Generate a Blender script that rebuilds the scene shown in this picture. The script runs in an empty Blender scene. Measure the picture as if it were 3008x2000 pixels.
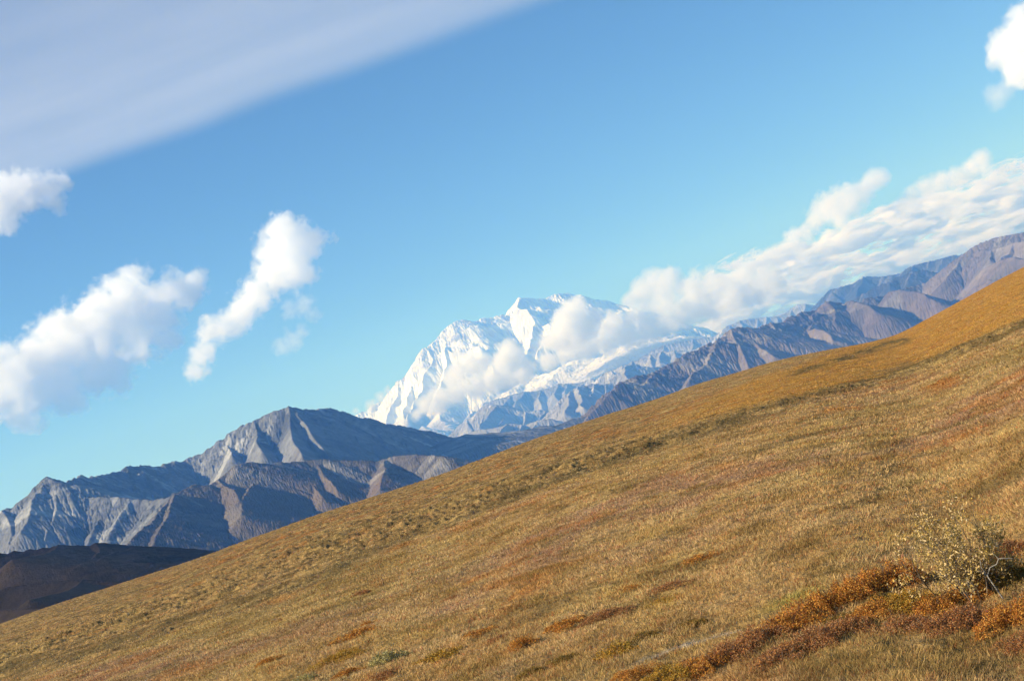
import bpy, math, random
import numpy as np
from mathutils import Vector, Matrix

rng = np.random.default_rng(7)
random.seed(7)
scene = bpy.context.scene
COL = scene.collection

# ------------------------------------------------------------------ camera
EYE = 3.0
DS = 3008 / 2358.0
PITCH, ROLL, FPX = math.radians(3.0), math.radians(18.0), 4370.0
vf = np.array([0, math.cos(PITCH), math.sin(PITCH)])
vr0 = np.array([1.0, 0, 0])
vu0 = np.array([0, -math.sin(PITCH), math.cos(PITCH)])
vR = math.cos(ROLL) * vr0 - math.sin(ROLL) * vu0
vU = math.sin(ROLL) * vr0 + math.cos(ROLL) * vu0
cam_data = bpy.data.cameras.new("camera")
cam = bpy.data.objects.new("camera", cam_data)
COL.objects.link(cam)
cam.matrix_world = Matrix(((vR[0], vU[0], -vf[0], 0), (vR[1], vU[1], -vf[1], 0), (vR[2], vU[2], -vf[2], EYE), (0, 0, 0, 1)))
cam_data.sensor_width = 36.0
cam_data.lens = 36.0 * FPX / 3008.0
cam_data.clip_start = 0.1
cam_data.clip_end = 300000.0
scene.camera = cam

# ------------------------------------------------------------------ sky, sun, exposure
SUN_AZ = math.radians(-104.0)      # from +Y (view direction), negative = to the left
SUN_EL = math.radians(26.0)
world = bpy.data.worlds.new("World")
scene.world = world
world.use_nodes = True
wn = world.node_tree
wn.nodes.clear()
wo = wn.nodes.new("ShaderNodeOutputWorld")
bg = wn.nodes.new("ShaderNodeBackground")
sky = wn.nodes.new("ShaderNodeTexSky")
sky.sky_type = 'NISHITA'
sky.sun_disc = False
sky.sun_elevation = SUN_EL
sky.sun_rotation = SUN_AZ
sky.altitude = 2500
sky.air_density = 0.8
sky.dust_density = 0.0
sky.ozone_density = 1.5
bg.inputs["Strength"].default_value = 0.066
tint = wn.nodes.new("ShaderNodeMix"); tint.data_type = 'RGBA'; tint.blend_type = 'MULTIPLY'
tint.inputs[0].default_value = 1.0
tint.inputs[7].default_value = (0.585, 0.85, 0.99, 1)
wn.links.new(sky.outputs[0], tint.inputs[6])
wn.links.new(tint.outputs[2], bg.inputs[0])
wn.links.new(bg.outputs[0], wo.inputs[0])

sun_data = bpy.data.lights.new("sun", 'SUN')
sun_data.energy = 4.6
sun_data.angle = math.radians(0.53)
sun_data.color = (1.0, 0.94, 0.86)
sun = bpy.data.objects.new("sun", sun_data)
COL.objects.link(sun)
sdir = Vector((math.sin(SUN_AZ) * math.cos(SUN_EL), math.cos(SUN_AZ) * math.cos(SUN_EL), math.sin(SUN_EL)))
sun.rotation_euler = sdir.to_track_quat('Z', 'Y').to_euler()
sun.location = (0, 0, 50)

scene.view_settings.view_transform = 'Standard'
scene.view_settings.look = 'None'
scene.view_settings.exposure = 0.95
scene.view_settings.gamma = 1.0
cy = scene.cycles
cy.use_denoising = True
cy.max_bounces = 16
cy.diffuse_bounces = 2
cy.glossy_bounces = 1
cy.transmission_bounces = 2
cy.transparent_max_bounces = 24
cy.volume_bounces = 16
cy.volume_max_steps = 256

# ------------------------------------------------------------------ helpers
def ray(px, py):
    px = np.asarray(px, float); py = np.asarray(py, float)
    return vf + vR * ((px - 1504.0) / FPX)[..., None] + vU * ((1000.0 - py) / FPX)[..., None]

def at(px, py, dist):
    """world point seen at photo pixel (px, py), horizontal distance dist metres"""
    d = ray(px, py)
    h = np.hypot(d[..., 0], d[..., 1])
    p = d * (np.asarray(dist, float) / h)[..., None]
    p[..., 2] += EYE
    return p

def project(P):
    q = P - np.array([0, 0, EYE])
    zf = np.maximum(q @ vf, 1e-3)
    return 1504 + FPX * (q @ vR) / zf, 1000 - FPX * (q @ vU) / zf

def az_el(px, py):
    d = ray(px, py)
    return np.arctan2(d[..., 0], d[..., 1]), np.arctan2(d[..., 2], np.hypot(d[..., 0], d[..., 1]))

_P = np.random.default_rng(11).permutation(4096).astype(np.int32)
_G = np.random.default_rng(12).random(4096).astype(np.float32) * 2 * np.pi
_GX, _GY = np.cos(_G), np.sin(_G)
def noise2(x, y, seed=0):
    x = np.asarray(x, np.float64); y = np.asarray(y, np.float64)
    xi = np.floor(x); yi = np.floor(y)
    fx = (x - xi).astype(np.float32); fy = (y - yi).astype(np.float32)
    xi = xi.astype(np.int64); yi = yi.astype(np.int64)
    u = fx * fx * fx * (fx * (fx * 6 - 15) + 10); v = fy * fy * fy * (fy * (fy * 6 - 15) + 10)
    def g(ix, iy, dx, dy):
        h = _P[(_P[(ix + seed * 131) & 4095] + iy) & 4095]
        return _GX[h] * dx + _GY[h] * dy
    a = g(xi, yi, fx, fy); b = g(xi + 1, yi, fx - 1, fy)
    c = g(xi, yi + 1, fx, fy - 1); d = g(xi + 1, yi + 1, fx - 1, fy - 1)
    return (a + u * (b - a) + v * ((c + u * (d - c)) - (a + u * (b - a)))) * 1.5

def fbm(x, y, octv=4, seed=0, gain=0.5, lac=2.03):
    s = 0; a = 1.0; n = 0
    for i in range(octv):
        s = s + a * noise2(x, y, seed + i); n += a
        x = x * lac; y = y * lac; a *= gain
    return s / n

def ridged(x, y, octv=4, seed=0, gain=0.5):
    s = 0; a = 1.0; n = 0
    for i in range(octv):
        s = s + a * (1 - 2 * np.abs(noise2(x, y, seed + i))); n += a
        x = x * 2.07; y = y * 2.07; a *= gain
    return s / n

def sstep(a, b, x):
    t = np.clip((x - a) / (b - a), 0, 1)
    return t * t * (3 - 2 * t)

def tag(o, label=None, cat=None, group=None, kind=None):
    if label: o["label"] = label
    if cat: o["category"] = cat
    if group: o["group"] = group
    if kind: o["kind"] = kind
    return o

def mesh_from(name, V, F, mat=None, smooth=True, attrs=None, cols=None, parent=None):
    """F: (n,3) or (n,4) int array"""
    V = np.ascontiguousarray(V, np.float32); F = np.ascontiguousarray(F, np.int32)
    me = bpy.data.meshes.new(name)
    k = F.shape[1]
    me.vertices.add(len(V)); me.loops.add(F.size); me.polygons.add(len(F))
    me.vertices.foreach_set("co", V.ravel())
    me.loops.foreach_set("vertex_index", F.ravel())
    me.polygons.foreach_set("loop_start", np.arange(0, F.size, k, dtype=np.int32))
    me.polygons.foreach_set("loop_total", np.full(len(F), k, np.int32))
    me.polygons.foreach_set("use_smooth", np.full(len(F), smooth, bool))
    me.update(calc_edges=True)
    for nm, a in (attrs or {}).items():
        at_ = me.attributes.new(nm, 'FLOAT', 'POINT'); at_.data.foreach_set("value", np.ascontiguousarray(a, np.float32).ravel())
    for nm, a in (cols or {}).items():
        at_ = me.attributes.new(nm, 'FLOAT_COLOR', 'POINT')
        c = np.ones((len(V), 4), np.float32); c[:, :3] = a
        at_.data.foreach_set("color", c.ravel())
    if mat: me.materials.append(mat)
    o = bpy.data.objects.new(name, me)
    COL.objects.link(o)
    if parent: o.parent = parent
    return o

def outward(o):
    import bmesh
    bm = bmesh.new(); bm.from_mesh(o.data); bmesh.ops.recalc_face_normals(bm, faces=bm.faces[:]); bm.to_mesh(o.data); bm.free()

def grid_faces(nr, nc, wrap=False):
    i = np.arange(nr - 1)[:, None]; j = np.arange(nc if wrap else nc - 1)[None, :]
    a = i * nc + j; b = i * nc + (j + 1) % nc
    return np.stack([a, b, b + nc, a + nc], -1).reshape(-1, 4)

class NT:
    """small node-tree builder"""
    def __init__(s, name):
        s.m = bpy.data.materials.new(name); s.m.use_nodes = True
        s.t = s.m.node_tree; s.t.nodes.clear()
        s.out = s.t.nodes.new("ShaderNodeOutputMaterial")
    def n(s, kind, **kw):
        nd = s.t.nodes.new(kind)
        for k, v in kw.items(): setattr(nd, k, v)
        return nd
    def link(s, a, b): s.t.links.new(a, b)
    def put(s, sock, v):
        if isinstance(v, bpy.types.NodeSocket): s.link(v, sock)
        elif v is not None: sock.default_value = v
    def math(s, op, a, b=None, c=None, clamp=False):
        nd = s.n("ShaderNodeMath", operation=op, use_clamp=clamp)
        s.put(nd.inputs[0], a); s.put(nd.inputs[1], b); s.put(nd.inputs[2], c)
        return nd.outputs[0]
    def vmath(s, op, a, b=None, scale=None):
        nd = s.n("ShaderNodeVectorMath", operation=op)
        s.put(nd.inputs[0], a); s.put(nd.inputs[1], b)
        if scale is not None: s.put(nd.inputs["Scale"], scale)
        return nd.outputs["Value"] if op in ("LENGTH", "DISTANCE", "DOT_PRODUCT") else nd.outputs[0]
    def noise(s, vec, scale, detail=3, rough=0.55, dist=0.0, color=False):
        nd = s.n("ShaderNodeTexNoise")
        s.put(nd.inputs["Vector"], vec); nd.inputs["Scale"].default_value = scale
        nd.inputs["Detail"].default_value = detail; nd.inputs["Roughness"].default_value = rough
        nd.inputs["Distortion"].default_value = dist
        return nd.outputs["Color" if color else "Fac"]
    def ramp(s, fac, stops):
        nd = s.n("ShaderNodeMapRange"); nd.clamp = True
        s.put(nd.inputs[0], fac); nd.inputs[1].default_value = stops[0]; nd.inputs[2].default_value = stops[1]
        nd.inputs[3].default_value = stops[2]; nd.inputs[4].default_value = stops[3]
        return nd.outputs[0]
    def mix(s, fac, a, b, blend='MIX'):
        nd = s.n("ShaderNodeMix", data_type='RGBA', blend_type=blend)
        s.put(nd.inputs[0], fac)
        s.put(nd.inputs[6], a if isinstance(a, bpy.types.NodeSocket) else (*a, 1) if len(a) == 3 else a)
        s.put(nd.inputs[7], b if isinstance(b, bpy.types.NodeSocket) else (*b, 1) if len(b) == 3 else b)
        return nd.outputs[2]
    def attr(s, name, out="Fac", typ='GEOMETRY'):
        nd = s.n("ShaderNodeAttribute", attribute_name=name, attribute_type=typ)
        return nd.outputs[out]
    def xyz(s, x, y, z):
        nd = s.n("ShaderNodeCombineXYZ"); s.put(nd.inputs[0], x); s.put(nd.inputs[1], y); s.put(nd.inputs[2], z)
        return nd.outputs[0]

# ------------------------------------------------------------------ the tundra hillside
DS = 3008 / 2358.0
crest_px = np.array([(-260, 1525), (0, 1437), (90, 1405), (200, 1370), (430, 1296), (570, 1245), (700, 1197), (850, 1148), (1000, 1100),
    (1100, 1062), (1250, 1005), (1400, 955), (1500, 925), (1600, 887), (1700, 858), (1800, 828), (1900, 808), (2000, 790),
    (2060, 774), (2100, 755), (2200, 700), (2300, 645), (2358, 615), (2600, 492)], float) * DS
c_az, c_el = az_el(crest_px[:, 0], crest_px[:, 1])
RC_AZ = c_az[[0, 4, 9, 13, 17, 20, 22, 23]]
RC_V = [310, 280, 290, 320, 370, 500, 580, 580]
_ta = np.linspace(-3.3, 3.3, 4001)
def _smooth(v, w):
    k = np.exp(-0.5 * (np.arange(-4 * w, 4 * w + 1) / w) ** 2); k /= k.sum()
    return np.convolve(np.pad(v, 4 * w, mode='edge'), k, 'valid')
_tr = _smooth(np.interp(_ta, RC_AZ, RC_V), 28)
_te = _smooth(np.interp(_ta, c_az, c_el), 3)
def hill_base(r, th):
    el = np.interp(th, _ta, _te)
    fade = sstep(1.3, 0.7, np.abs(th))
    el = el * fade + math.radians(-0.9) * (1 - fade)
    rc = np.interp(th, _ta, _tr)
    k = EYE / rc ** 2
    s = -np.tan(el) - 2 * EYE / rc
    kk = np.minimum(r, 1400)
    return -s * r - k * kk * kk - 2 * k * 1400 * np.maximum(r - 1400, 0) * 0.3

def crest_y(px):
    return np.interp(px, crest_px[:, 0], crest_px[:, 1])

# zones traced on the hillside (photo pixels -> the ground they lie on)
SCARP = np.array([(3300, 870), (3008, 970), (2888, 1018), (2639, 1102), (2470, 1150), (2299, 1205), (2000, 1300), (1700, 1400), (1480, 1480), (1250, 1570),
                  (1060, 1650), (900, 1725), (700, 1790), (500, 1850), (250, 1925), (0, 1985), (-300, 2060)], float)[::-1]
SCARP2 = np.array([(2300, 1110), (2423, 1070), (2520, 1040), (2600, 1012), (2665, 1003)], float)
MEADOW = np.array([(1700, 1330), (2300, 1130), (2600, 1040), (2800, 950), (3008, 860), (3200, 780)], float)
STREAK = np.array([(500, 1700), (900, 1560), (1250, 1455), (1700, 1290), (2050, 1185), (2400, 1130)], float)

def line_off(L, px, py):
    """signed pixel offset below polyline L; nan-safe outside its span"""
    return py - np.interp(px, L[:, 0], L[:, 1])

DARKB = np.array([(1350, 2010), (1500, 1975), (1700, 1925), (1850, 1870), (2000, 1828), (2100, 1800)], float)
SOIL1 = np.array([(1700, 2000), (1850, 1952), (2000, 1892), (2110, 1862), (2200, 1848)], float)
SOIL2 = np.array([(2560, 2000), (2660, 1945), (2760, 1898), (2860, 1868), (2930, 1850)], float)
def soil_mask(px, py, n):
    a = 0.8 * np.exp(-((line_off(SOIL1, px, py) + n * 20) / 5.0) ** 2) * sstep(-0.35, 0.1, n) * sstep(1780, 1900, px) * sstep(2210, 2150, px)
    b_ = np.exp(-((line_off(SOIL2, px, py) + 42 + n * 30) / 13.0) ** 2) * sstep(2600, 2700, px) * sstep(2900, 2820, px) * 0.15
    return np.clip((a + b_) * 1.1, 0, 1)

def zones(x, y, px, py):
    below = line_off(SCARP, px, py)
    wob = fbm(x * 0.05, y * 0.05, 3, 40) * 26
    # hummock strength
    upper = sstep(12, -10, below + wob * 0.4)
    leftw = sstep(2300, 1500, px)
    hum = upper * (0.35 + 0.65 * leftw)
    band = np.exp(-((below + 22 + wob) / 26.0) ** 2)
    hum = np.clip(hum + 0.9 * band, 0, 1.3)
    s2 = np.exp(-((line_off(SCARP2, px, py) + wob * .3) / 9.0) ** 2) * sstep(2280, 2380, px) * sstep(2690, 2650, px)
    mead = sstep(34, 12, np.abs(line_off(MEADOW, px, py) + wob * 0.5) - sstep(1900, 2900, px) * 55) * sstep(1700, 2300, px)
    hum = hum * (1 - 0.85 * mead) + s2 * 1.3
    return hum, band, mead, s2, below

def hill_xyz(r, th, detail=True):
    x = r * np.sin(th); y = r * np.cos(th)
    z = hill_base(r, th)
    if not detail: return x, y, z
    P = np.stack([x, y, z], -1)
    px, py = project(P)
    hum, band, mead, s2, below = zones(x, y, px, py)
    grow = sstep(2, 25, r)
    fade = sstep(1500, 600, r)
    z = z + fbm(x * 0.035, y * 0.06, 3, 3) * 0.22 * grow * fade
    z = z + fbm(x * 0.25, y * 0.3, 3, 5) * 0.10 * fade
    h1 = np.maximum(ridged(x * 0.30 + 7, y * 0.42, 3, 9), -0.4)
    h2 = fbm(x * 0.9, y * 0.9, 5, 13, 0.68)
    z = z + (h1 * 0.075 + h2 * 0.175) * hum * (0.35 + 1.0 * sstep(-0.25, 0.3, fbm(x * 0.03, y * 0.05, 3, 44))) * fade * sstep(15, 80, r) * 1.25
    z = z + h2 * 0.05 * fade
    z = z + fbm(x * 5, y * 4, 2, 17) * 0.03 * sstep(200, 60, r)
    return x, y, z

def ground_colour(x, y, px, py):
    hum, band, mead, s2, below = zones(x, y, px, py)
    C = lambda r, g, b: np.array([r, g, b])
    # streaks stretch along the slope contour (left-right)
    n1 = fbm(x * 0.05, y * 0.045, 4, 21)
    n2 = fbm(x * 0.09 + 5, y * 0.07, 4, 25)
    n3 = fbm(x * 0.35, y * 0.2, 4, 29)
    n4 = fbm(x * 0.8, y * 0.5, 3, 33)
    col = np.zeros(x.shape + (3,)) + C(0.345, 0.215, 0.082)
    def mixc(c, w):
        nonlocal col
        col = col * (1 - w[..., None]) + C(*c) * w[..., None]
    mixc((0.25, 0.175, 0.06), sstep(-0.05, 0.35, n1) * 0.75)                 # olive grass
    mixc((0.30, 0.17, 0.105), sstep(-0.08, 0.25, n2) * 0.7 * sstep(-20, 60, below))   # pinkish heath
    mixc((0.40, 0.275, 0.095), sstep(0.0, 0.3, -n3) * 0.55)                # pale straw
    mixc((0.37, 0.17, 0.045), sstep(0.20, 0.42, n3 + 0.3 * n2) * 0.6)    # rust
    mixc((0.20, 0.125, 0.035), sstep(0.12, 0.42, n4 - n1 * 0.3) * 0.7)
    st = np.exp(-((line_off(STREAK, px, py) + n2 * 40) / 24.0) ** 2)
    mixc((0.36, 0.14, 0.03), st * sstep(-0.2, 0.25, n3 + n4 * 0.4) * 0.75)
    mixc((0.42, 0.215, 0.035), mead * 0.8)
    mixc((0.34, 0.16, 0.04), mead * sstep(0.0, 0.3, n3) * 0.6)
    band2 = np.exp(-((below + 14 + n2 * 30) / 15.0) ** 2)
    mixc((0.13, 0.095, 0.035), np.clip(band2 * 0.95 * sstep(-.35, .15, n3) + s2 * 1.1 * sstep(-0.35, 0.1, n3), 0, 1))
    mixc((0.15, 0.105, 0.045), np.clip(hum, 0, 1) * sstep(-0.02, 0.25, n4) * 0.65 * (1 - mead))  # shadows of the hummocks, painted into the ground as dark patches
    n5 = fbm(x * 1.5, y * 0.55, 3, 37)
    mixc((0.13, 0.088, 0.035), np.clip(hum * 1.2, 0, 1) * sstep(0.08, 0.26, n5) * 0.8 * (1 - mead))
    mixc((0.20, 0.125, 0.05), sstep(0.14, 0.34, n5) * 0.45)
    dk = np.exp(-((line_off(DARKB, px, py) + n3 * 40) / 26.0) ** 2) * sstep(1380, 1500, px) * sstep(2080, 1960, px)
    mixc((0.14, 0.095, 0.045), dk * sstep(-0.2, 0.2, n4) * 0.85)
    mixc((0.30, 0.25, 0.04), np.exp(-(((px - 2330) / 90) ** 2 + ((py - 1755 + (px - 2330) * .42) / 20) ** 2)) * 0.8)
    ln_ = ridged(x * 0.022 + 3, y * 0.085, 2, 35)
    mixc((0.16, 0.11, 0.045), sstep(0.62, 0.86, ln_) * 0.6 * sstep(-0.3, 0.2, n4) * (1 - 0.6 * mead))
    pale = soil_mask(px, py, n4)
    mixc((0.33, 0.285, 0.225), pale * 0.85)
    return col

def m_tundra():
    b = NT("tundra_soil")
    tc = b.n("ShaderNodeNewGeometry").outputs["Position"]
    base = b.attr("Col", "Color")
    n = b.noise(tc, 3.0, 5, 0.7)
    n2 = b.noise(tc, 14.0, 4, 0.7)
    v = b.ramp(n, (0.3, 0.7, 0.55, 1.3))
    v2 = b.ramp(n2, (0.3, 0.7, 0.6, 1.35))
    k = b.math('MULTIPLY', v, v2)
    c = b.vmath('SCALE', base, scale=k)
    p = b.n("ShaderNodeBsdfPrincipled")
    b.link(c, p.inputs["Base Color"]); p.inputs["Roughness"].default_value = 0.95
    p.inputs["Specular IOR Level"].default_value = 0.1
    bp = b.n("ShaderNodeBump"); bp.inputs["Strength"].default_value = 1.0; bp.inputs["Distance"].default_value = 0.12
    b.link(b.math('ADD', n, b.math('MULTIPLY', n2, 0.4)), bp.inputs["Height"]); b.link(bp.outputs[0], p.inputs["Normal"])
    b.link(p.outputs[0], b.out.inputs[0])
    return b.m
M_TUNDRA = m_tundra()

FAST_GROUND = 1.0
def build_hillside():
    # visible wedge, fine
    th = np.linspace(math.radians(-27), math.radians(27), 1300)
    th = np.concatenate([np.linspace(-math.pi, math.radians(-27), 60)[:-1], th, np.linspace(math.radians(27), math.pi, 60)[1:]])
    r = np.concatenate([[0.0], np.geomspace(1, 9, 12)[:-1], np.geomspace(9, 950, 1150), np.geomspace(990, 2600, 40)])
    R, T = np.meshgrid(r, th, indexing='ij')
    x, y, z = hill_xyz(R, T)
    V = np.stack([x, y, z], -1)
    px, py = project(np.stack([x, y, hill_base(R, T)], -1))
    back = np.abs(T) > math.radians(27)
    px = np.where(back, 1504 + T * 3500, px); py = np.where(back, 1700, py)
    col = ground_colour(x, y, px, py)
    o = mesh_from("ground", V.reshape(-1, 3), grid_faces(len(r), len(th))[:, ::-1], M_TUNDRA, cols={"Col": col.reshape(-1, 3)})
    tag(o, kind="structure")
    return o
build_hillside()

# ------------------------------------------------------------------ mountains
def jitter_line(P, step, amp, seed):
    """resample 3-D polyline to about `step` metres and roughen it"""
    seg = np.linalg.norm(np.diff(P, axis=0), axis=1); L = np.r_[0, np.cumsum(seg)]
    n = max(int(L[-1] / step), 2)
    s = np.linspace(0, L[-1], n)
    Q = np.stack([np.interp(s, L, P[:, i]) for i in range(3)], 1)
    f = 1.0 / (step * 6)
    Q[:, 2] += amp * (fbm(s * f, s * 0 + seed * 3.7, 4, seed) + 0.3 * ridged(s * f * 2, s * 0 + seed, 3, seed + 5))
    Q[:, 0] += amp * 1.2 * noise2(s * f * 0.8, s * 0 + 9.1, seed + 2)
    Q[:, 1] += amp * 3.0 * noise2(s * f * 0.5, s * 0 + 5.1, seed + 3)
    return Q, s

def erode(Z, dx, dy, iters, k, amp_noise, seed, talus=0.85):
    """stream-power erosion on a grid; dx (per row) across, dy (per row) along"""
    nr, nc = Z.shape
    Z = Z + amp_noise * np.random.default_rng(seed).standard_normal(Z.shape)
    idx = np.arange(nr * nc).reshape(nr, nc)
    offs = [(-1, 0), (1, 0), (0, -1), (0, 1), (-1, -1), (-1, 1), (1, -1), (1, 1)]
    DX = np.broadcast_to(dx[:, None], Z.shape); DY = np.broadcast_to(dy[:, None], Z.shape)
    area = (DX * DY).ravel()
    logA = None
    for it in range(iters):
        best = np.zeros(Z.shape); rec = idx.copy()
        for oi, oj in offs:
            a = (slice(max(0, -oi), nr - max(0, oi)), slice(max(0, -oj), nc - max(0, oj)))
            b = (slice(max(0, oi), nr - max(0, -oi)), slice(max(0, oj), nc - max(0, -oj)))
            dist = np.sqrt((oi * DY[a]) ** 2 + (oj * DX[a]) ** 2)
            sl = (Z[a] - Z[b]) / dist
            m = sl > best[a]
            best[a][m] = sl[m]; rec[a][m] = idx[b][m]
        R = rec.ravel().copy(); root = R == idx.ravel()
        A = area.copy(); nrec = R.copy(); live = ~root
        for _ in range(10):
            # sum along receivers by pointer doubling
            src = np.nonzero(live)[0]
            A = A + np.bincount(nrec[src], weights=A[src], minlength=A.size)
            nxt = nrec.copy(); nxt[src] = nrec[nrec[src]]
            live2 = live.copy(); live2[src] = live[nrec[src]]
            nrec, live = nxt, live2
        S = best
        A2 = A.reshape(Z.shape)
        drop = Z - Z.ravel()[rec]
        e = np.minimum(k * np.sqrt(A2) * S, 0.5 * drop)
        Z = Z - e
        # a little creep
        L = np.zeros(Z.shape)
        L[1:-1, 1:-1] = (Z[1:-1, 2:] + Z[1:-1, :-2] + Z[2:, 1:-1] + Z[:-2, 1:-1] - 4 * Z[1:-1, 1:-1])
        Z = Z + 0.03 * L
        logA = np.log10(A2)
    for _ in range(2):
        logA[1:-1, 1:-1] = 0.4 * logA[1:-1, 1:-1] + 0.15 * (logA[1:-1, 2:] + logA[1:-1, :-2] + logA[2:, 1:-1] + logA[:-2, 1:-1])
    return Z, logA

def massif(name, ridges, az0, az1, r0, r1, nc, nr, mat, base_z, gully=60, gamp=0.22, rough=18, seed=0, rpow=1.0, crag=0.0, er=(18, 0.02, 1.0)):
    """ridges: list of dicts(pts=[(px,py,dist)], slope, jit, step). Height = upper envelope of the ridges."""
    th = np.linspace(az0, az1, nc)
    r = r0 * (r1 / r0) ** (np.linspace(0, 1, nr) ** rpow)
    R, T = np.meshgrid(r, th, indexing='ij')
    X = (R * np.sin(T)); Y = (R * np.cos(T))
    wx = fbm(X / 900.0, Y / 900.0, 3, seed + 50) * rough * 3
    wy = fbm(X / 900.0, Y / 900.0, 3, seed + 60) * rough * 3
    Xw = X + wx; Yw = Y + wy
    CR = np.ones(X.shape); H = np.full(X.shape, -1e9); U = np.zeros(X.shape); D = np.zeros(X.shape)
    HM = np.full(X.shape, -1e9)
    off = 0.0
    nmain = sum(1 for rd in ridges if rd.get("reach", 9999) == 9999 and len(rd["pts"]) > 4) or 1
    for k, rd in enumerate(ridges):
        P = np.array(rd["pts"], float)
        W = at(P[:, 0], P[:, 1], P[:, 2])
        Q, s = jitter_line(W, rd.get("step", 120), rd.get("jit", 12), seed + 7 * k)
        sl = rd.get("slope", 0.65); sb = rd.get("slope_back", sl)
        # nearest point on polyline, by envelope
        cols_lo = np.arctan2(Q[:, 0], Q[:, 1])
        reach = rd.get("reach", 3000)
        best = np.full(X.shape, -1e9); bu = np.zeros(X.shape); bd = np.zeros(X.shape)
        for i in range(len(Q) - 1):
            a, b = Q[i], Q[i + 1]
            m = 0.5 * (a + b); rm = math.hypot(m[0], m[1]); am = math.atan2(m[0], m[1])
            da = reach / max(rm - reach, rm * 0.3)
            j0 = np.searchsorted(th, am - da); j1 = np.searchsorted(th, am + da)
            i0 = np.searchsorted(r, rm - reach); i1 = np.searchsorted(r, rm + reach)
            if j1 <= j0 or i1 <= i0: continue
            sx = Xw[i0:i1, j0:j1]; sy = Yw[i0:i1, j0:j1]
            dx, dy = b[0] - a[0], b[1] - a[1]; L2 = dx * dx + dy * dy + 1e-6
            t = np.clip(((sx - a[0]) * dx + (sy - a[1]) * dy) / L2, 0, 1)
            ex = sx - (a[0] + t * dx); ey = sy - (a[1] + t * dy)
            d = np.sqrt(ex * ex + ey * ey)
            h = a[2] + t * (b[2] - a[2]) - sl * d
            bb = best[i0:i1, j0:j1]; w = h > bb
            bb[w] = h[w]
            bu[i0:i1, j0:j1][w] = (s[i] + t * (s[i + 1] - s[i]))[w]
            bd[i0:i1, j0:j1][w] = d[w]
        # concave profile: steep near the crest, gentler below
        cv = rd.get("concave", 0.0)
        best = best + cv * bd * bd / (bd + 600.0) * sl
        # gullies running straight down from the crest
        g = rd.get("gully", gully); ga = rd.get("gamp", gamp)
        gz = ridged(bu / g + wx * 0.004, bd / (g * 14.0), 4, seed + 90 + k, 0.55)
        gz2 = ridged(bu / (g * 3.1), bd / (g * 20.0), 2, seed + 130 + k)
        amp = ga * g * sstep(0, g * 3.5, bd) * (0.6 + 0.4 * sstep(2500, 600, bd))
        best = best + amp * (gz + 1.1 * gz2 - 0.4)
        w = best > H
        H[w] = best[w]; CR[w] = rd.get('crag', 1.0)
        if k < nmain:
            wm = best > HM
            HM[wm] = best[wm]; U[wm] = (bu + off)[wm]; D[wm] = bd[wm]
        off += s[-1] + 5000
    H = H + fbm(X / 620.0 + seed, Y / 620.0, 3, seed + 70) * rough * 1.8 * sstep(0, 500, D)
    CR = sum(np.roll(CR, k_, 0) + np.roll(CR, k_, 1) for k_ in (-3, -1, 1, 3)) / 8
    H = H + CR * crag * ridged(X / 90.0, Y / 90.0 + H / 120.0, 4, seed + 77) * sstep(700, 100, D) * 0.5 + fbm(X / 160.0, Y / 160.0, 4, seed + 78) * rough * 0.6
    bz = base_z(X, Y) if callable(base_z) else base_z + 0 * X
    # smooth maximum with the valley floor
    kk = 25.0
    d = np.clip(0.5 + 0.5 * (H - bz) / kk, 0, 1)
    Z = bz * (1 - d) + H * d + kk * d * (1 - d)
    Z, LA = erode(Z, r * (th[1] - th[0]), np.gradient(r), er[0], er[1], er[2], seed)
    Z = Z + d * crag * CR * (ridged(X / 55.0, Y / 55.0 + Z / 70.0, 4, seed + 79) - 0.2) * sstep(520, 30, D)
    floor = 1 - d
    D2 = np.where(floor > 0.5, 4000, D)
    V = np.stack([X, Y, Z], -1)
    o = mesh_from(name, V.reshape(-1, 3), grid_faces(nr, nc)[:, ::-1], mat, attrs={"along": U, "down": D2, "flow": LA})
    tag(o, kind="structure")
    return o, (X, Y, Z)

def crop(pts, x0, y0, s):
    return [(x0 + s * p[0], y0 + s * p[1]) + tuple(p[2:]) for p in pts]
def withd(pts, d0, d1=None):
    if d1 is None: d1 = d0
    n = len(pts)
    return [(p[0], p[1], d0 + (d1 - d0) * i / max(n - 1, 1)) if len(p) == 2 else p for i, p in enumerate(pts)]

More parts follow.
